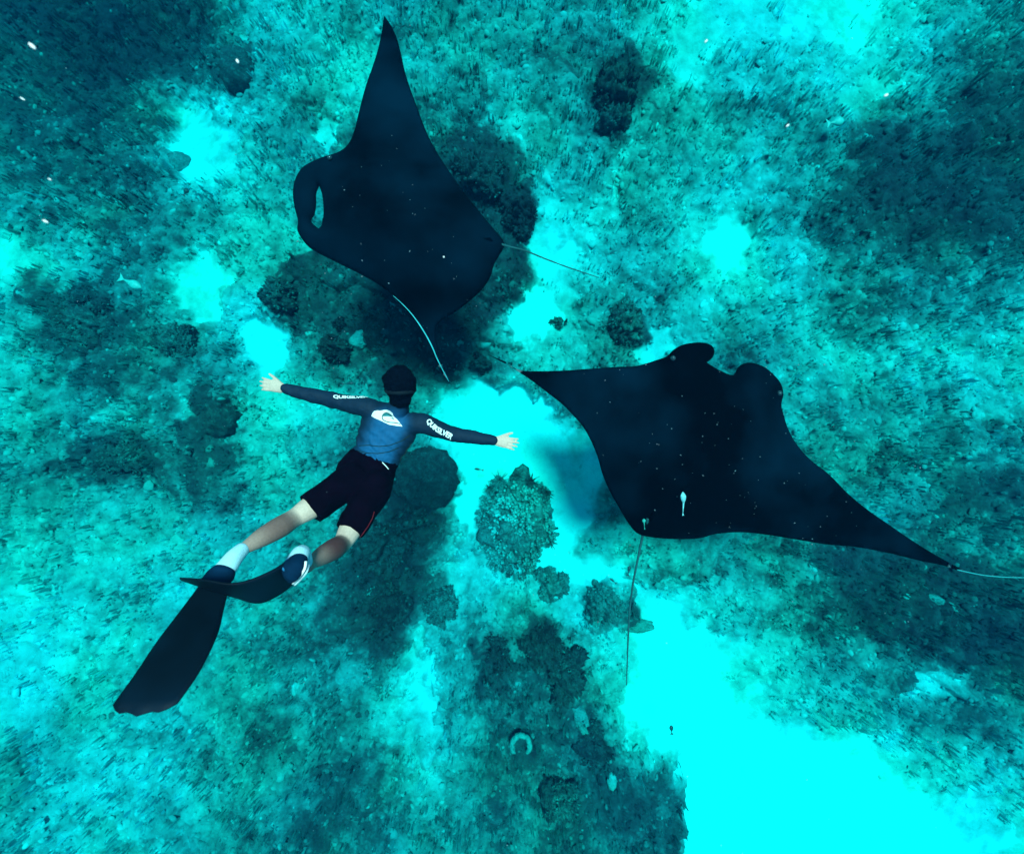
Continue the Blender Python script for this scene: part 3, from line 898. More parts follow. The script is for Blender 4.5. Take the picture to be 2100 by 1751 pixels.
def tube_part(name, pts, rads, mat, parent, K=8, sub=6):
    P_, R2 = smooth_pts(pts, rads, sub)
    V, Fc = ring_tube(P_, R2, K)
    return mesh_obj(name, V, Fc, mat, parent)
tube_part('tail', [P(*R_(640, 770), 3.78), P(*R_(618, 835), 3.86), P(*R_(600, 920), 3.9), P(*R_(580, 1020), 3.95), P(*R_(566, 1130), 4.0), P(*R_(559, 1260), 4.05), P(*R_(554, 1420), 4.1)],
          [.022, .012, .010, .009, .008, .007, .004], M['tail'], mr)
tube_part('tail', [P(*L_(1060, 1075), 4.12), P(*L_(1110, 1095), 4.15), P(*L_(1200, 1118), 4.2), P(*L_(1300, 1158), 4.25), P(*L_(1400, 1195), 4.3), P(*L_(1530, 1238), 4.35)],
          [.02, .011, .008, .007, .006, .004], M['tail'], ml)
# small dorsal fins at the tail roots, and eyes on the sides of the heads
def little_fin(pa, pb, h, parent):
    d = (pb - pa); side = Vector((-d.y, d.x, 0)).normalized() * .012
    V = [pa, pa + d * .5 - side, pa + d * .5 + side, pb, pa + d * .75 + Vector((0, 0, h))]
    mesh_obj('dorsal_fin', V, [(0, 1, 4), (1, 3, 4), (3, 2, 4), (2, 0, 4), (0, 2, 3, 1)], M['manta'], parent, False)
little_fin(P(*R_(665, 735), 3.72), P(*R_(640, 785), 3.76), .07, mr)
little_fin(P(*L_(1010, 1062), 4.05), P(*L_(1060, 1078), 4.1), .07, ml)
def eye(p, parent, r=.022):
    b = Blob(); b.ellipsoid(p, Vector((r, 0, 0)), Vector((0, r, 0)), Vector((0, 0, r)), 12, 8)
    mesh_obj('eye', b.V, b.F, M['glass'], parent)
eye(P(*R_(735, 150), 3.80), mr); eye(P(*R_(1148, 285), 3.80), mr)
eye(P(*L_(330, 705), 4.14), ml); eye(P(*L_(300, 1120), 4.2), ml)
# pale trailing thread of the right wing
tube_part('wing_filament', [P(*R_(85, 168), 4.36), P(*R_(50, 152), 4.38), P(*R_(15, 135), 4.4)], [.010, .006, .002], M['manta'], mr)
tube_part('wing_filament', [P(*R_(1840, 972), 3.95), P(*R_(1930, 991), 3.96), P(*R_(2020, 1000), 3.97), P(*R_(2130, 1003), 3.98)], [.005, .005, .005, .004], M['filament'], mr)
# white curled wing margin of the left ray
_mp = [L_(*p) for p in [(612, 1318), (650, 1352), (690, 1394), (726, 1442), (760, 1496), (788, 1550), (808, 1598), (834, 1650), (862, 1702)]]
tube_part('wing_margin', [P(x_, y_, float(dep_left(np.array([x_]), np.array([y_]))[0]) - .055) for x_, y_ in _mp],
          [.002, .003, .004, .005, .006, .006, .005, .004, .002], M['filament_pale'], ml)



# ------------------------------------------------------------------ fish
def fish(p, length, ang, width, mat, label, name='fish', pitch=0.0, cat='fish', tail_len=.3, bend=0.0, group=None):
    e = empty(name, p)
    d = Vector((math.cos(ang), math.sin(ang), pitch)).normalized()
    sd_ = Vector((-d.y, d.x, 0)).normalized(); up = d.cross(sd_)
    slim = name == 'remora'
    prof = [(0, .1), (.08, .55), (.2, 1), (.34, .9), (.46, .55), (.56, .3), (1, .10)] if cat == 'remora' or slim else [(0, .05), (.08, .45), (.25, .9), (.42, 1.0), (.6, .75), (.8, .32), (1, .14)]
    pts = [p + d * length * (.5 - f) + sd_ * bend * length * f * f for f, _ in prof]
    V, Fc = ring_tube(*smooth_pts(pts, [(width * .5 * r, width * .34 * r) for _, r in prof], 3), 10, True, up)
    mesh_obj('body', V, Fc, mat, e)
    q = pts[-1]
    L = length * tail_len
    w = width * (.16 if slim else .55)
    V = [q + up * .002, q - d * L + sd_ * w, q - d * L * .72, q - d * L - sd_ * w, q - up * .002]
    V = [Vector(v) for v in V]
    V2 = [q + d * .01 + up * .003, q - d * L + sd_ * w, q - d * L * .7 + up * .002, q - d * L - sd_ * w, q - d * L * .7 - up * .002, q + d * .01 - up * .003]
    mesh_obj('tail_fin', V2, [(0, 1, 2), (0, 2, 3), (5, 4, 1), (5, 3, 4), (1, 4, 2), (2, 4, 3)], mat, e, False)
    tag(e, label, cat, group)
    return e
fish(P(1403, 1030, 3.52), .165, math.radians(97), .044, M['remora'], 'white remora with a thin tail riding on the right manta\'s back', 'remora', 0, 'fish', .12, .12)
fish(P(1321, 1072, 3.7), .07, math.radians(95), .03, flat_mat('greenish_fish', (.02, .3, .26), .5, .3, 60), 'small greenish remora at the root of the right manta\'s tail', 'remora', 0, 'fish', .3)
def bed_fish(dx, dy, z, length, ang, width, mat, label):
    return fish(PZ(dx, dy, z), length, math.radians(ang), width, mat, label)
bed_fish(1377, 1494, .7, .10, 95, .055, M['fish_dark'], 'dark fish over the big sand channel at lower right')
bed_fish(1290, 1168, .7, .11, 80, .045, M['fish_dark'], 'dark fish left of the right manta\'s tail, over the sand')
bed_fish(716, 786, .9, .12, 5, .04, M['fish_dark'], 'dark slim fish just above the swimmer\'s left forearm lettering')
bed_fish(381, 393, .6, .09, 60, .07, M['fish_dark'], 'round dark fish below the bright upper-left sand patch')
pale = flat_mat('pale_green_fish', (.02, .38, .36), .5, .2, 40)
bed_fish(272, 582, .5, .26, -25, .12, pale, 'pale green oval fish over the dark left reef')
bed_fish(1717, 250, .5, .18, 10, .12, pale, 'pale roundish fish with a thin tail in the upper right')
bed_fish(1256, 1190, .6, .09, 140, .03, M['fish_dark'], 'tiny dark fish over the sand between coral head and manta tail')
bed_fish(980, 962, .6, .1, 170, .03, M['fish_dark'], 'tiny dark fish over bright sand just above the coral head')

# ------------------------------------------------------------------ the swimmer
def build_swimmer():
    root = empty('person', P(760, 960, 2.95))
    V3 = Vector
    # joints
    neck = P(818, 834, 2.93); c7 = P(815, 842, 2.95)
    shL, shR = P(758, 838, 2.97), P(862, 868, 2.97)
    elL, elR = P(676, 819, 3.00), P(928, 890, 3.05)
    wrL, wrR = P(584, 797, 2.98), P(1013, 903, 3.08)
    hpL, hpR = P(722, 985, 2.86), P(768, 1003, 2.86)
    knL, knR = P(604, 1062, 2.62), P(703, 1112, 2.64)
    anL, anR = P(489, 1132, 2.30), P(630, 1160, 2.27)
    lat = (P(870, 872, 2.95) - P(766, 836, 2.95)).normalized()     # across the shoulders, to his right
    spine_dir = (P(818, 838, 2.95) - P(748, 980, 2.88)).normalized()
    back_n = lat.cross(spine_dir).normalized()
    if back_n.z < 0: back_n = -back_n
    torso_pts = [P(816, 838, 2.97), P(810, 851, 2.99), P(801, 868, 3.01), P(790, 893, 3.02), P(778, 920, 3.01), P(768, 942, 2.99), P(752, 968, 2.96), P(742, 992, 2.93)]
    torso_r = [(.065, .055), (.15, .080), (.182, .105), (.170, .112), (.150, .102), (.142, .098), (.165, .108), (.150, .100)]
    def torso(b, add=0.0, lo=0, hi=8):
        b.tube(torso_pts[lo:hi], [(w + add, h + add) for w, h in torso_r[lo:hi]], 28, back_n, 4)
    # ring_tube: u = up x t (lateral), v = normal
    arm_r = [.070, .062, .050, .044, .040, .028]
    def arm(b, sh, el, wr, inner, add=0.0, end=1.0):
        pts = [inner, sh, sh.lerp(el, .55), el, el.lerp(wr, .4), el.lerp(wr, end)]
        b.tube(pts, [(r + add) for r in arm_r], 16, None, 4)
    def leg(b, hp, kn, an, add=0.0):
        out = (kn - hp).normalized()
        pts = [hp, hp.lerp(kn, .4), hp.lerp(kn, .8), kn, kn.lerp(an, .28), kn.lerp(an, .6), kn.lerp(an, .88), an]
        lift = back_n
        pts[4] = pts[4] + lift * .018 + lat * .006; pts[5] = pts[5] + lift * .008
        b.tube(pts, [r + add for r in (.092, .084, .066, .054, .059, .050, .033, .036)], 16, None, 4)
    # ---------- body
    b = Blob()
    torso(b, -.008)
    arm(b, shL, elL, wrL, torso_pts[2] - lat * .08); arm(b, shR, elR, wrR, torso_pts[2] + lat * .08)
    leg(b, hpL, knL, anL); leg(b, hpR, knR, anR)
    b.tube([torso_pts[1], neck, P(820, 812, 2.88)], [.062, .055, .056], 16)
    hc = P(821.5, 789, 2.84)                                     # head centre
    hy = V3((0.02, .86, .36)).normalized()                        # towards the crown
    hf = V3((0, .36, -.9)); hf = (hf - hy * hf.dot(hy)).normalized()   # towards the face
    hx = hy.cross(hf).normalized()
    b.ellipsoid(hc, hx * .076, hf * .094, hy * .108, 24, 18)
    b.ellipsoid(hc + hf * .035 - hy * .055, hx * .055, hf * .055, hy * .055, 18, 12)      # jaw
    b.ellipsoid(hc + hf * .100 - hy * .012, hx * .014, hf * .020, hy * .026, 12, 8)       # nose
    b.ellipsoid(hc + hf * .088 - hy * .055, hx * .026, hf * .012, hy * .010, 12, 8)       # lips
    for s in (-1, 1):
        b.ellipsoid(hc + hx * s * .079 - hy * .01, hx * .012, hf * .018, hy * .032, 12, 8)  # ears
    # hands
    def hand(wr, dirv, side, nrm, thumb_side):
        dirv = dirv.normalized()
        side = (side - dirv * side.dot(dirv)).normalized() * thumb_side
        n = dirv.cross(side).normalized()
        if n.z < 0: n = -n
        palm_c = wr + dirv * .05
        b.tube([wr - dirv * .015, wr + dirv * .03, wr + dirv * .085], [(.024, .018), (.036, .016), (.040, .013)], 14, n, 3)
        for k, (off, ang, L) in enumerate(((.028, .10, .078), (.009, .02, .088), (-.010, -.07, .080), (-.028, -.18, .064))):
            base = wr + dirv * .080 + side * off
            d1 = (dirv * math.cos(ang) + side * math.sin(ang)).normalized()
            p1 = base + d1 * L * .5; p2 = p1 + (d1 - n * .25).normalized() * L * .3; p3 = p2 + (d1 - n * .5).normalized() * L * .25
            b.tube([base - d1 * .02, base, p1, p2, p3], [.0095, .0092, .0085, .0078, .0068], 8, None, 3)
        tb = wr + dirv * .03 + side * .022
        td = (dirv * .82 + side * .56).normalized()
        b.tube([tb, tb + td * .038, tb + (td * .070 + dirv * .006), tb + td * .085 + dirv * .014], [.014, .0115, .010, .008], 8, None, 3)
    up2 = V3((0, 1, 0))
    hand(wrL, P(540, 787, 2.97) - wrL + V3((0, .0, .0)), up2, back_n, 1)
    hand(wrR, P(1066, 912, 3.08) - wrR, up2, back_n, 1)
    # feet
    toeL = P(452, 1180, 2.19); toeR = P(598, 1168, 2.10)
    heelR = P(619, 1134, 2.20)
    b.tube([anL, anL.lerp(toeL, .5) , toeL], [(.033, .036), (.038, .028), (.038, .018)], 14, back_n, 3)
    b.tube([anR, heelR, heelR.lerp(toeR, .5)], [.032, .032, .030], 14, None, 3)
    me = b.remeshed(.006, 2)
    body = finish('body', me, M['skin'], root)
    # body hair darkening of the calves is a real tint of the skin
    co = np.empty(len(me.vertices) * 3, np.float32); me.vertices.foreach_get('co', co); co = co.reshape(-1, 3)
    def along(a, c_, pts):
        ab = np.array(c_ - a); L = (ab ** 2).sum(); r = pts - np.array(a)
        t = r @ ab / L
        dd = np.linalg.norm(r - np.clip(t, 0, 1)[:, None] * ab, axis=1)
        return t, dd
    hairy = np.zeros(len(co), np.float32)
    for kn, an, amt in ((knL, anL, .82), (knR, anR, 1.0)):
        t, dd = along(kn, an, co)
        hairy = np.maximum(hairy, sstep(-.06, .26, t) * (1 - .45 * sstep(.45, .9, t)) * (dd < .12) * amt)
    at = me.attributes.new('tone', 'FLOAT', 'POINT'); at.data.foreach_set('value', hairy.astype(np.float32))
    # ---------- rash guard
    g = Blob()
    torso(g, .010, 0, 6)
    arm(g, shL, elL, wrL, torso_pts[2] - lat * .07, .008, .97); arm(g, shR, elR, wrR, torso_pts[2] + lat * .07, .008, .97)
    g.tube([torso_pts[1], neck, neck.lerp(P(820, 812, 2.88), .45)], [.075, .064, .060], 16)
    gm = g.remeshed(.006, 4)
    gco = np.empty(len(gm.vertices) * 3, np.float32); gm.vertices.foreach_get('co', gco); gco = gco.reshape(-1, 3)
    # cloth folds, strongest at the waist and elbows
    dep = CAMZ - gco[:, 2]
    u = gco[:, 0] / dep * F + CX; v = CY - gco[:, 1] / dep * F
    sp = np.array(spine_dir); rel = gco - np.array(P(768, 942, 2.99)); al = rel @ sp
    fold = .006 * np.sin(al * 95 + 3.0 * (rel @ np.array(lat)) / .1 + fbm(gco[:, 0] * 9, gco[:, 1] * 9, 3, 5) * 5) * np.exp(-(al / .16) ** 2)
    fold += .007 * fbm(gco[:, 0] * 14, gco[:, 1] * 14, 3, 6)
    nrm = np.empty(len(gm.vertices) * 3, np.float32); gm.vertices.foreach_get('normal', nrm); nrm = nrm.reshape(-1, 3)
    gco2 = gco + nrm * fold[:, None]
    gm.vertices.foreach_set('co', gco2.ravel().astype(np.float32))
    # blue back panel: extent of the dyed panel on the cloth
    ctr = [(800, 872), (788, 898), (775, 930), (775, 955)]
    wdt = [46, 46, 46, 44]
    pl = np.zeros(len(gco))
    for (cx_, cy_), w_ in zip(ctr, wdt):
        pl = np.maximum(pl, 1 - sstep(.45, 1.25, np.sqrt((u - cx_) ** 2 + ((v - cy_) * 1.2) ** 2) / w_))
    pl *= 1 - .75 * sstep(-5, 22, (u - 835) + (v - 860) * .45)
    gat = finish('rash_guard', gm, M['guard'], root, True, pl)
    # ---------- shorts
    s = Blob()
    s.tube([P(770, 934, 3.0), P(768, 940, 3.0), P(759, 955, 2.98), P(750, 972, 2.95), P(741, 992, 2.92)], [(.160, .116), (.163, .118), (.174, .122), (.186, .124), (.180, .118)], 28, back_n, 4, False)
    hemL, hemR = hpL.lerp(knL, .74) + V3((-.004, -.012, 0)), hpR.lerp(knR, .80)
    s.tube([hpL.lerp(torso_pts[6], .3), hpL, hpL.lerp(knL, .4), hemL], [.105, .110, .100, .098], 20, None, 5, False)
    s.tube([hpR.lerp(torso_pts[6], .3), hpR, hpR.lerp(knR, .4), hemR], [.105, .108, .096, .088], 20, None, 5, False)
    sm = s.remeshed(.006, 3)
    sco = np.empty(len(sm.vertices) * 3, np.float32); sm.vertices.foreach_get('co', sco); sco = sco.reshape(-1, 3)
    nrm = np.empty(len(sm.vertices) * 3, np.float32); sm.vertices.foreach_get('normal', nrm); nrm = nrm.reshape(-1, 3)
    sco = sco + nrm * (.009 * fbm(sco[:, 0] * 8, sco[:, 1] * 8, 3, 15) + .005 * fbm(sco[:, 0] * 22, sco[:, 1] * 22, 2, 16))[:, None]
    sm.vertices.foreach_set('co', sco.ravel().astype(np.float32))
    shorts = finish('shorts', sm, M['shorts'], root)
    # ---------- projection helper on a mesh
    def bvh_of(me_):
        return BVHTree.FromPolygons([v.co.copy() for v in me_.vertices], [tuple(p.vertices) for p in me_.polygons])
    bg, bs = bvh_of(gm), bvh_of(sm)
    camp = V3((0, 0, CAMZ))
    def lay(bvh, dx, dy, off):
        p = P(dx, dy, 3.0); d = (p - camp).normalized()
        loc, n, i, dist = bvh.ray_cast(camp, d)
        if loc is None:
            loc, n, i, dist = bvh.find_nearest(p)
        if n.dot(d) > 0: n = -n
        return loc + n * off
    def decal(name, poly, mat, parent, off, bvh, hole=None, step=3.0):
        pts = densify_lin(poly, step); edges = [(i, (i + 1) % len(pts)) for i in range(len(pts))]
        allp = [V3((p[0], p[1])) for p in pts]
        hp_ = None
        if hole:
            hp_ = densify_lin(hole, step); o_ = len(allp); allp += [V3((p[0], p[1])) for p in hp_]
            edges += [(o_ + i, o_ + (i + 1) % len(hp_)) for i in range(len(hp_))]
        xs = np.arange(min(p[0] for p in pts), max(p[0] for p in pts), step); ys = np.arange(min(p[1] for p in pts), max(p[1] for p in pts), step)
        gx, gy = np.meshgrid(xs, ys); gx = gx.ravel() + .37; gy = gy.ravel() + .21
        k = inside(gx, gy, pts) & (seg_dist(gx, gy, pts) > .8)
        if hp_: k &= ~inside(gx, gy, hp_) & (seg_dist(gx, gy, hp_) > .8)
        allp += [V3((a, c_)) for a, c_ in zip(gx[k], gy[k])]
        v2, _, f2, _, _, _ = delaunay_2d_cdt(allp, edges, [], 0, 1e-5)
        out = []
        for f in f2:
            cx_ = sum(v2[i].x for i in f) / len(f); cy_ = sum(v2[i].y for i in f) / len(f)
            ok = inside(np.array([cx_]), np.array([cy_]), pts)[0]
            if hp_ and inside(np.array([cx_]), np.array([cy_]), hp_)[0]: ok = False
            if ok: out.append(tuple(f))
        V = [lay(bvh, v.x, v.y, off) for v in v2]
        return mesh_obj(name, V, out, mat, parent, False)
    # back emblem, drawn from a close survey (18 units to a sheet unit)
    def E_(zx, zy): return ((780 + zx / 17.5) / 1.0676, (860 + zy / 17.5) / 1.0676)
    emb = [E_(*p) for p in [(585,880),(620,780),(690,700),(800,675),(930,690),(1080,665),(1200,655),(1310,690),(1400,770),(1430,870),(1500,950),(1600,1060),(1680,1160),(1720,1220),(1770,1290),(1560,1270),(1250,1215),(1040,1120),(880,1040),(720,970)]]
    decal('back_emblem', emb, M['white'], gat, .0035, bg)
    wave = [E_(*p) for p in [(1030,905),(1040,850),(1080,790),(1140,760),(1220,760),(1300,800),(1360,850),(1400,895),(1340,905),(1200,905)]]
    decal('emblem_wave', wave, M['logo_teal'], gat, .0055, bg)
    mtn = [E_(*p) for p in [(1290,965),(1400,945),(1455,985),(1430,1010),(1400,1020),(1370,980)]]
    decal('emblem_mountain', mtn, M['ink_and_fold_shade'], gat, .0055, bg, step=1.0)
    def line(name, pts, r, mat, parent, bvh, off=.004, sub=5):
        P3 = []
        for i in range(len(pts) - 1):
            for q in range(sub):
                t = q / sub
                P3.append(lay(bvh, pts[i][0] * (1 - t) + pts[i + 1][0] * t, pts[i][1] * (1 - t) + pts[i + 1][1] * t, off))
        P3.append(lay(bvh, *pts[-1], off))
        V, Fc = ring_tube(P3, [r] * len(P3), 6)
        return mesh_obj(name, V, Fc, mat, parent)
    line('emblem_ring', [E_(*p) for p in [(1400,890),(1330,820),(1250,775),(1160,760),(1080,790),(1025,850),(1010,930),(1025,1010),(1080,1070),(1160,1110),(1300,1130),(1450,1145),(1600,1175),(1690,1190)]], .0028, M['ink_and_fold_shade'], gat, bg, .0055, 3)
    Z1 = lambda zx, zy: (505.8 + zx * .2889, 711.9 + zy * .2889)
    for k, pts in enumerate([[Z1(*p) for p in [(800,700),(870,695),(940,705),(1020,695),(1100,665),(1160,625)]], [Z1(*p) for p in [(790,735),(850,750),(930,755),(1010,742),(1080,712)]], [Z1(*p) for p in [(1175,690),(1130,760),(1100,810)]]]):
        line('fold_shade', pts, .0025, M['ink_and_fold_shade'], gat, bg, .001)  # dark lines standing in for shade in the lower back folds
    line('hem_trim', [Z1(*p) for p in [(962,818),(985,842),(1005,866)]], .003, M['white'], shorts, bs, .004)
    line('piping', [Z1(*p) for p in [(905,1165),(890,1215),(860,1270),(825,1320),(790,1370)]], .0024, M['red'], shorts, bs, .002)
    # ---------- lettering on both sleeves
    def lettering(word, path, h0, h1, flip=False):
        cu = bpy.data.curves.new('t', 'FONT'); cu.body = word; cu.size = 1; cu.offset = .035; cu.space_character = .92
        to = bpy.data.objects.new('t', cu); COL.objects.link(to)
        dg = bpy.context.evaluated_depsgraph_get()
        tm = bpy.data.meshes.new_from_object(to.evaluated_get(dg))
        bm = bmesh.new(); bm.from_mesh(tm)
        bmesh.ops.triangulate(bm, faces=bm.faces)
        bmesh.ops.subdivide_edges(bm, edges=[e_ for e_ in bm.edges if e_.calc_length() > .35], cuts=1)
        xs = [v_.co.x for v_ in bm.verts]; x0, x1 = min(xs), max(xs)
        pp = np.array(path, float); seg = np.linalg.norm(np.diff(pp, axis=0), axis=1); cum = np.concatenate([[0], np.cumsum(seg)])
        for v_ in bm.verts:
            f = (v_.co.x - x0) / (x1 - x0) * cum[-1]
            i = min(len(seg) - 1, int(np.searchsorted(cum, f, 'right') - 1)); t = (f - cum[i]) / seg[i]
            q = pp[i] * (1 - t) + pp[i + 1] * t; d = (pp[i + 1] - pp[i]) / seg[i]
            n = np.array((d[1], -d[0]))             # up on the sheet for left to right reading
            hh = h0 + (h1 - h0) * f / cum[-1]
            q = q + n * (v_.co.y / .72) * hh
            v_.co = lay(bg, q[0], q[1], .0035)
        lm = bpy.data.meshes.new('lettering'); bm.to_mesh(lm); bm.free()
        bpy.data.objects.remove(to)
        return finish('lettering', lm, M['white'], gat, False)
    lettering('QUIKSILVER', [(873.5, 864), (882, 874), (892, 883), (903, 889.5), (914, 894), (925, 901)], 9.5, 10.5)
    lettering('QUIKSILVER', [(683.5, 816), (697, 817.0), (715, 817.2), (734, 817.0), (755, 815.5)], 6.0, 2.5)
    # ---------- hair and mask
    hb = Blob()
    hb.ellipsoid(hc - hf * .012 + hy * .012, hx * .099, hf * .098, hy * .116, 28, 20)
    hb.ellipsoid(hc - hf * .022 - hy * .085, hx * .066, hf * .058, hy * .060, 18, 12)
    hb.ellipsoid(hc + hx * .066 + hy * .035, hx * .046, hf * .05, hy * .05, 16, 10)
    hb.tube([hc - hy * .06 - hf * .01, neck.lerp(hc, .30)], [.066, .063], 16)
    hm = hb.remeshed(.006, 1)
    hco = np.empty(len(hm.vertices) * 3, np.float32); hm.vertices.foreach_get('co', hco); hco = hco.reshape(-1, 3)
    nrm = np.empty(len(hm.vertices) * 3, np.float32); hm.vertices.foreach_get('normal', nrm); nrm = nrm.reshape(-1, 3)
    hco = hco + nrm * (.010 * fbm(hco[:, 0] * 22, hco[:, 1] * 22, 3, 25) + .004 * fbm(hco[:, 0] * 70, hco[:, 1] * 70, 2, 26))[:, None]
    # leave the face free
    r = hco - np.array(hc); ff = r @ np.array(hf)
    hm.vertices.foreach_set('co', (hco - np.clip(ff - .045, 0, 1)[:, None] * np.array(hf)[None] * .9).ravel().astype(np.float32))
    finish('hair', hm, M['hair'], root)
    ring = []
    for k in range(33):
        a = 2 * math.pi * k / 32
        ring.append(hc + hx * math.cos(a) * .094 + hf * math.sin(a) * .099 - hf * .010 - hy * (.030 + .012 * math.sin(a)))
    V, Fc = ring_tube(ring, [(.003, .011)] * 33, 8, False, hy)
    strap = mesh_obj('mask_strap', V, Fc, M['strap'], root)
    mb = Blob(); mb.ellipsoid(hc + hf * .098 + hy * .012, hx * .075, hf * .03, hy * .042, 20, 12)
    mesh_obj('diving_mask', mb.V, mb.F, M['glass'], root)
    for sgn in (-1, 1):
        eb = Blob(); eb.ellipsoid(hc + hf * .083 + hx * sgn * .031 + hy * .005, hx * .012, hf * .012, hy * .009, 10, 8)
        mesh_obj('eye', eb.V, eb.F, M['white'], root)
    # ---------- socks
    k1 = Blob()
    nL = back_n
    k1.tube([knL.lerp(anL, .95), anL.lerp(toeL, .25), anL.lerp(toeL, .7), toeL.lerp(P(444, 1188, 2.17), .8)], [(.037, .038), (.044, .042), (.051, .034), (.056, .024)], 18, nL, 4)
    m1 = k1.remeshed(.006, 2)
    co = np.empty(len(m1.vertices) * 3, np.float32); m1.vertices.foreach_get('co', co); co = co.reshape(-1, 3)
    vv = CY - co[:, 1] / (CAMZ - co[:, 2]) * F
    finish('sock', m1, M['sock_fade'], root, True, sstep(1160, 1188, vv))
    k2 = Blob()
    k2.tube([anR.lerp(heelR, .35), heelR, heelR.lerp(toeR, .5), toeR + V3((-.005, .0, 0))], [(.038, .034), (.041, .040), (.046, .040), (.044, .03)], 18, None, 4)
    m2 = k2.remeshed(.006, 2)
    co = np.empty(len(m2.vertices) * 3, np.float32); m2.vertices.foreach_get('co', co); co = co.reshape(-1, 3)
    uu = co[:, 0] / (CAMZ - co[:, 2]) * F + CX; vv = CY - co[:, 1] / (CAMZ - co[:, 2]) * F
    finish('sock', m2, M['sock_fade'], root, True, sstep(0, 16, (605 - uu) + (vv - 1150) * .6))
    # ---------- fins: blades with real width, length and thickness
    def blade(name, left, right, thick, ribs=True):
        """left/right: lists of world points along both edges"""
        n = len(left); W = 10
        V, Fc = [], []
        for sgn in (1, -1):
            for i in range(n):
                a, c_ = left[i], right[i]
                t = ((left[min(i + 1, n - 1)] + right[min(i + 1, n - 1)]) - (left[max(i - 1, 0)] + right[max(i - 1, 0)])).normalized()
                nn = t.cross((c_ - a).normalized()).normalized()
                if nn.z < 0: nn = -nn
                for k in range(W + 1):
                    f = k / W
                    edge = .25 + .75 * min(1, 4 * min(f, 1 - f) + .0)
                    rib = 1.0 if not ribs else (1 + .9 * math.exp(-((f - .04) / .04) ** 2) + .9 * math.exp(-((f - .96) / .04) ** 2))
                    V.append(a.lerp(c_, f) + nn * sgn * thick * (1 - .6 * i / n) * rib * .5)
        m_ = n * (W + 1)
        for i in range(n - 1):
            for k in range(W):
                a = i * (W + 1) + k
                Fc.append((a, a + 1, a + W + 2, a + W + 1))
                Fc.append((m_ + a, m_ + a + W + 1, m_ + a + W + 2, m_ + a + 1))
        for i in range(n - 1):
            for k in (0, W):
                a = i * (W + 1) + k
                Fc.append((a, a + W + 1, m_ + a + W + 1, m_ + a))
        for i in (0, n - 1):
            for k in range(W):
                a = i * (W + 1) + k
                Fc.append((a, a + 1, m_ + a + 1, m_ + a))
        me_ = bpy.data.meshes.new(name); me_.from_pydata([tuple(v_) for v_ in V], [], Fc)
        bm = bmesh.new(); bm.from_mesh(me_); bmesh.ops.recalc_face_normals(bm, faces=bm.faces); bm.to_mesh(me_); bm.free()
        return me_
    def curve(pts, n):
        P_, _ = smooth_pts(pts, [.01] * len(pts), 8)
        cum = [0]
        for a, c_ in zip(P_[:-1], P_[1:]): cum.append(cum[-1] + (c_ - a).length)
        out = []
        for i in range(n):
            t = cum[-1] * i / (n - 1)
            j = max(0, min(len(P_) - 2, int(np.searchsorted(cum, t, 'right') - 1)))
            f = (t - cum[j]) / max(1e-6, cum[j + 1] - cum[j])
            out.append(P_[j].lerp(P_[j + 1], f))
        return out
    Z2 = lambda zx, zy: (215.4 + zx * .26747, 1011.6 + zy * .26747)
    N = 26
    lL = curve([P(*Z2(*p), d) for p, d in [((765,635), 2.20), ((715,722), 2.14), ((560,930), 2.03), ((400,1140), 1.92), ((230,1390), 1.80), ((50,1636), 1.70)]], N)
    rL = curve([P(*Z2(*p), d) for p, d in [((955,645), 2.20), ((936,765), 2.13), ((905,900), 2.05), ((860,1080), 1.94), ((720,1370), 1.80), ((545,1622), 1.70)]], N)
    me1 = blade('fin_blade', lL, rL, .010)
    # scalloped end of the blade
    nv = len(me1.vertices) // 2; W = 11
    for half in range(2):
        for k in range(W):
            f = k / (W - 1)
            v_ = me1.vertices[half * nv + (N - 1) * W + k]
            d = (lL[-1].lerp(rL[-1], .5) - lL[-3].lerp(rL[-3], .5)).normalized()
            v_.co = v_.co + d * (.030 * math.sin(f * math.pi) ** .8 - .006 * math.cos(f * 6 * math.pi))
    f1 = empty('swim_fin', P(430, 1200, 2.1)); f1.location = f1.location - root.location; f1.parent = root
    finish('fin_blade', me1, M['fin'], f1)
    pb = Blob(); pb.tube([toeL.lerp(anL, .12), toeL, P(438, 1196, 2.15)], [(.060, .040), (.066, .032), (.064, .018)], 20, back_n, 4)
    finish('foot_pocket', pb.remeshed(.006, 2), M['fin_pocket'], f1)
    lR = curve([P(*Z2(*p), d) for p, d in [((1440,525), 2.12), ((1385,532), 2.09), ((1290,590), 2.04), ((1100,670), 1.98), ((950,692), 1.95), ((760,662), 1.95), ((572,648), 1.98)]], N)
    rR = curve([P(*Z2(*p), d) for p, d in [((1470,650), 2.20), ((1425,705), 2.22), ((1300,792), 2.18), ((1170,838), 2.13), ((1000,795), 2.08), ((760,722), 2.06), ((580,662), 2.06)]], N)
    me2 = blade('fin_blade', lR, rR, .010)
    f2 = empty('swim_fin', P(590, 1170, 2.15)); f2.location = f2.location - root.location; f2.parent = root
    finish('fin_blade', me2, M['fin'], f2)
    pb = Blob(); pb.tube([heelR.lerp(toeR, .45), toeR, P(588, 1178, 2.13)], [(.047, .043), (.052, .038), (.050, .018)], 20, back_n, 4)
    finish('foot_pocket', pb.remeshed(.006, 2), M['fin_pocket'], f2)
    for k, pts in enumerate([[((1540,520), 2.11), ((1530,580), 2.10), ((1490,640), 2.12), ((1440,690), 2.16)], [((1560,545), 2.14), ((1545,600), 2.13), ((1505,650), 2.15), ((1455,700), 2.18)]]):
        P_, R2 = smooth_pts([P(*Z2(*p), d) for p, d in pts], [.006] * 4, 5)
        V, Fc = ring_tube(P_, R2, 8)
        mesh_obj('heel_strap', V, Fc, M['white'] if k == 0 else M['sock'], f2)
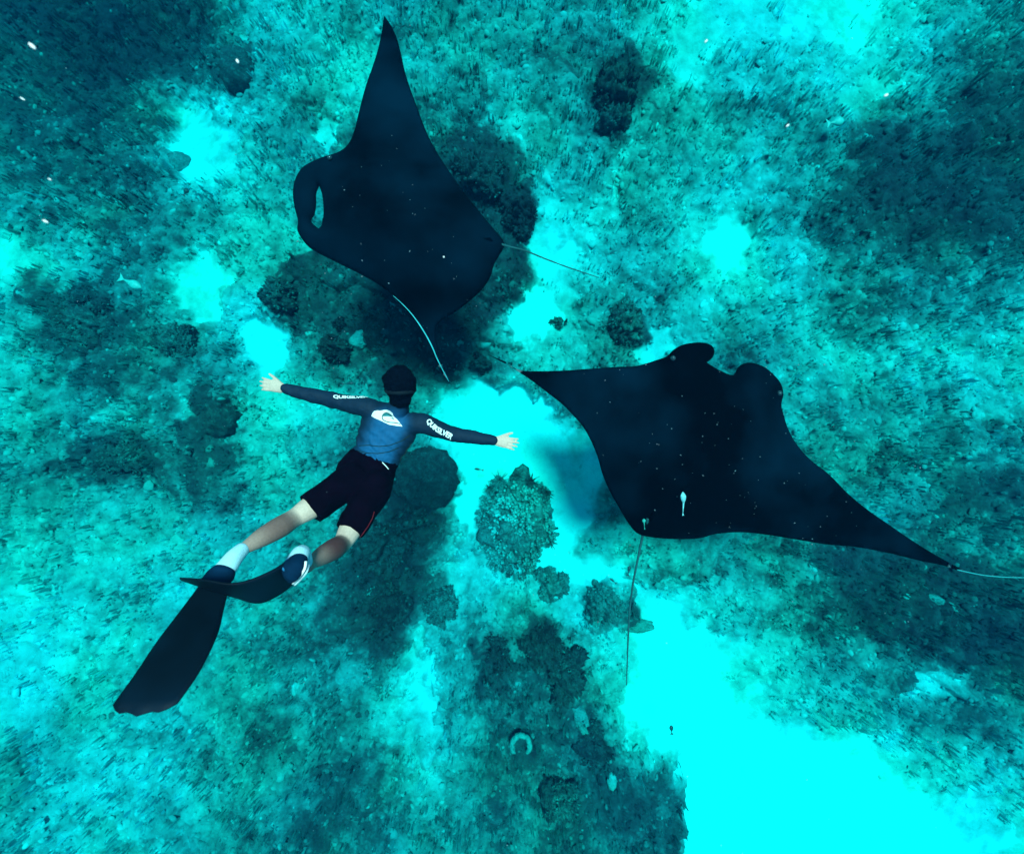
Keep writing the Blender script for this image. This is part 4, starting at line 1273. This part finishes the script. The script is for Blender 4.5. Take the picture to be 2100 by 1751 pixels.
    tag(root, 'man swimming face down in a blue long-sleeved rash guard, black shorts and long black fins', 'person')

def densify_lin(poly, step):
    out = []
    for i in range(len(poly)):
        a = np.array(poly[i], float); b = np.array(poly[(i + 1) % len(poly)], float)
        m = max(1, int(np.linalg.norm(b - a) / step))
        for s in range(m): out.append(tuple(a + (b - a) * s / m))
    return out

def mix_attr_mat(name, c0, c1, rough=.8, scale=30.0, var=.15, bump=.2):
    m, nt, b = new_mat(name, rough)
    at = nnode(nt, 'ShaderNodeAttribute', attribute_name='tone')
    tc = nt.nodes.new('ShaderNodeTexCoord')
    n = nnode(nt, 'ShaderNodeTexNoise', i_Scale=scale, i_Detail=5.0)
    nt.links.new(tc.outputs['Object'], n.inputs['Vector'])
    mr_ = nnode(nt, 'ShaderNodeMapRange'); mr_.inputs['To Min'].default_value = 1 - var * 2; mr_.inputs['To Max'].default_value = 1 + var * 2
    nt.links.new(n.outputs[0], mr_.inputs['Value'])
    mx = nnode(nt, 'ShaderNodeMix', data_type='RGBA')
    mx.inputs[6].default_value = c0 + (1,); mx.inputs[7].default_value = c1 + (1,)
    nt.links.new(at.outputs['Fac'], mx.inputs[0])
    m2 = nnode(nt, 'ShaderNodeVectorMath', operation='SCALE')
    nt.links.new(mx.outputs[2], m2.inputs[0]); nt.links.new(mr_.outputs[0], m2.inputs['Scale'])
    nt.links.new(m2.outputs[0], b.inputs['Base Color'])
    bp = nnode(nt, 'ShaderNodeBump', i_Strength=bump, i_Distance=.004)
    nt.links.new(n.outputs[0], bp.inputs['Height']); nt.links.new(bp.outputs[0], b.inputs['Normal'])
    return m
M['guard'] = mix_attr_mat('rash_guard_cloth', (.001, .013, .034), (.002, .075, .19), .75, 40)
M['sock_fade'] = mix_attr_mat('sock_cloth', (.38, .62, .72), (.01, .14, .30), .9, 120, .1, .4)
M['fin_pocket'] = flat_mat('fin_pocket_rubber', (.001, .015, .042), .85, .4, 10, .1, .05)
M['skin'] = mix_attr_mat('skin', (.64, .40, .33), (.115, .038, .038), .6, 90, .12, .2)
build_swimmer()

# ------------------------------------------------------------------ drifting particles
def fleck_verts(p, d, L, w):
    u = d.orthogonal().normalized(); v = d.cross(u)
    return [p + d * L, p + u * w, p + v * w, p - u * w, p - v * w, p - d * L]
OCT = [(0, 1, 2), (0, 2, 3), (0, 3, 4), (0, 4, 1), (5, 2, 1), (5, 3, 2), (5, 4, 3), (5, 1, 4)]
def particles():
    V, Fc = [], []
    r_ = random.Random(5)
    for k in range(330):
        dep = r_.uniform(1.6, 3.6)
        dx, dy = r_.uniform(-100, 2200), r_.uniform(-100, 1850)
        if r_.random() < .45:
            dx, dy = r_.gauss(1500, 230), r_.gauss(970, 170)
        elif r_.random() < .35:
            dx, dy = r_.gauss(820, 130), r_.gauss(480, 190)
        p = P(dx, dy, dep)
        d = Vector((r_.gauss(0, 1), r_.gauss(0, 1), r_.gauss(0, .6))).normalized()
        s = dep * r_.choice([.0005, .0006, .0007, .0012]) * r_.uniform(.8, 1.3)
        o = len(V); V += fleck_verts(p, d, s * r_.uniform(1, 2.2), s); Fc += [tuple(o + i for i in f) for f in OCT]
    o = mesh_obj('drifting_plankton', V, Fc, M['plankton'], None, True)
    tag(o, kind='stuff', label='tiny pale specks drifting in the water')
    big = [(66,95,1.2,-40,.014,.0042,'largest bright white fleck, in the dark water near the top left corner'),
           (93,454,1.3,-25,.010,.003,'bright white elongated fleck on the left, above the bright sand patch'),
           (46,203,1.4,-32,.011,.002,'thin pale fleck at the left edge between the two brightest flecks'),
           (487,126,1.5,-60,.008,.004,'dull pink-white fleck over the dark oval coral in the upper left'),
           (102,368,1.4,-25,.007,.002,'small white fleck at left, just above the bright elongated one'),
           (1817,196,1.5,30,.007,.004,'pale pink fleck over the pale patch in the upper right'),
           (1615,258,1.5,35,.006,.003,'bright white fleck left of the pale roundish fish in the upper right'),
           (1448,85,1.5,50,.006,.003,'bright white fleck near the top edge right of centre'),
           (910,527,1.8,-60,.004,.003,'bright white fleck over the lower back of the upper manta')]
    for (dx, dy, dep, an, L, w, lab) in big:
        p = P(dx, dy, dep)
        d = Vector((math.cos(math.radians(an)), math.sin(math.radians(an)), .1)).normalized()
        b = Blob()
        u = d.orthogonal().normalized() * w; v = d.cross(d.orthogonal().normalized()) * w
        b.ellipsoid(Vector((0, 0, 0)), u, v, d * L, 10, 8)
        o = mesh_obj('drifting_fleck', b.V, b.F, M['fleck'], None, True)
        o.location = p
        tag(o, lab, 'particle', 'large flecks drifting near the camera')
particles()
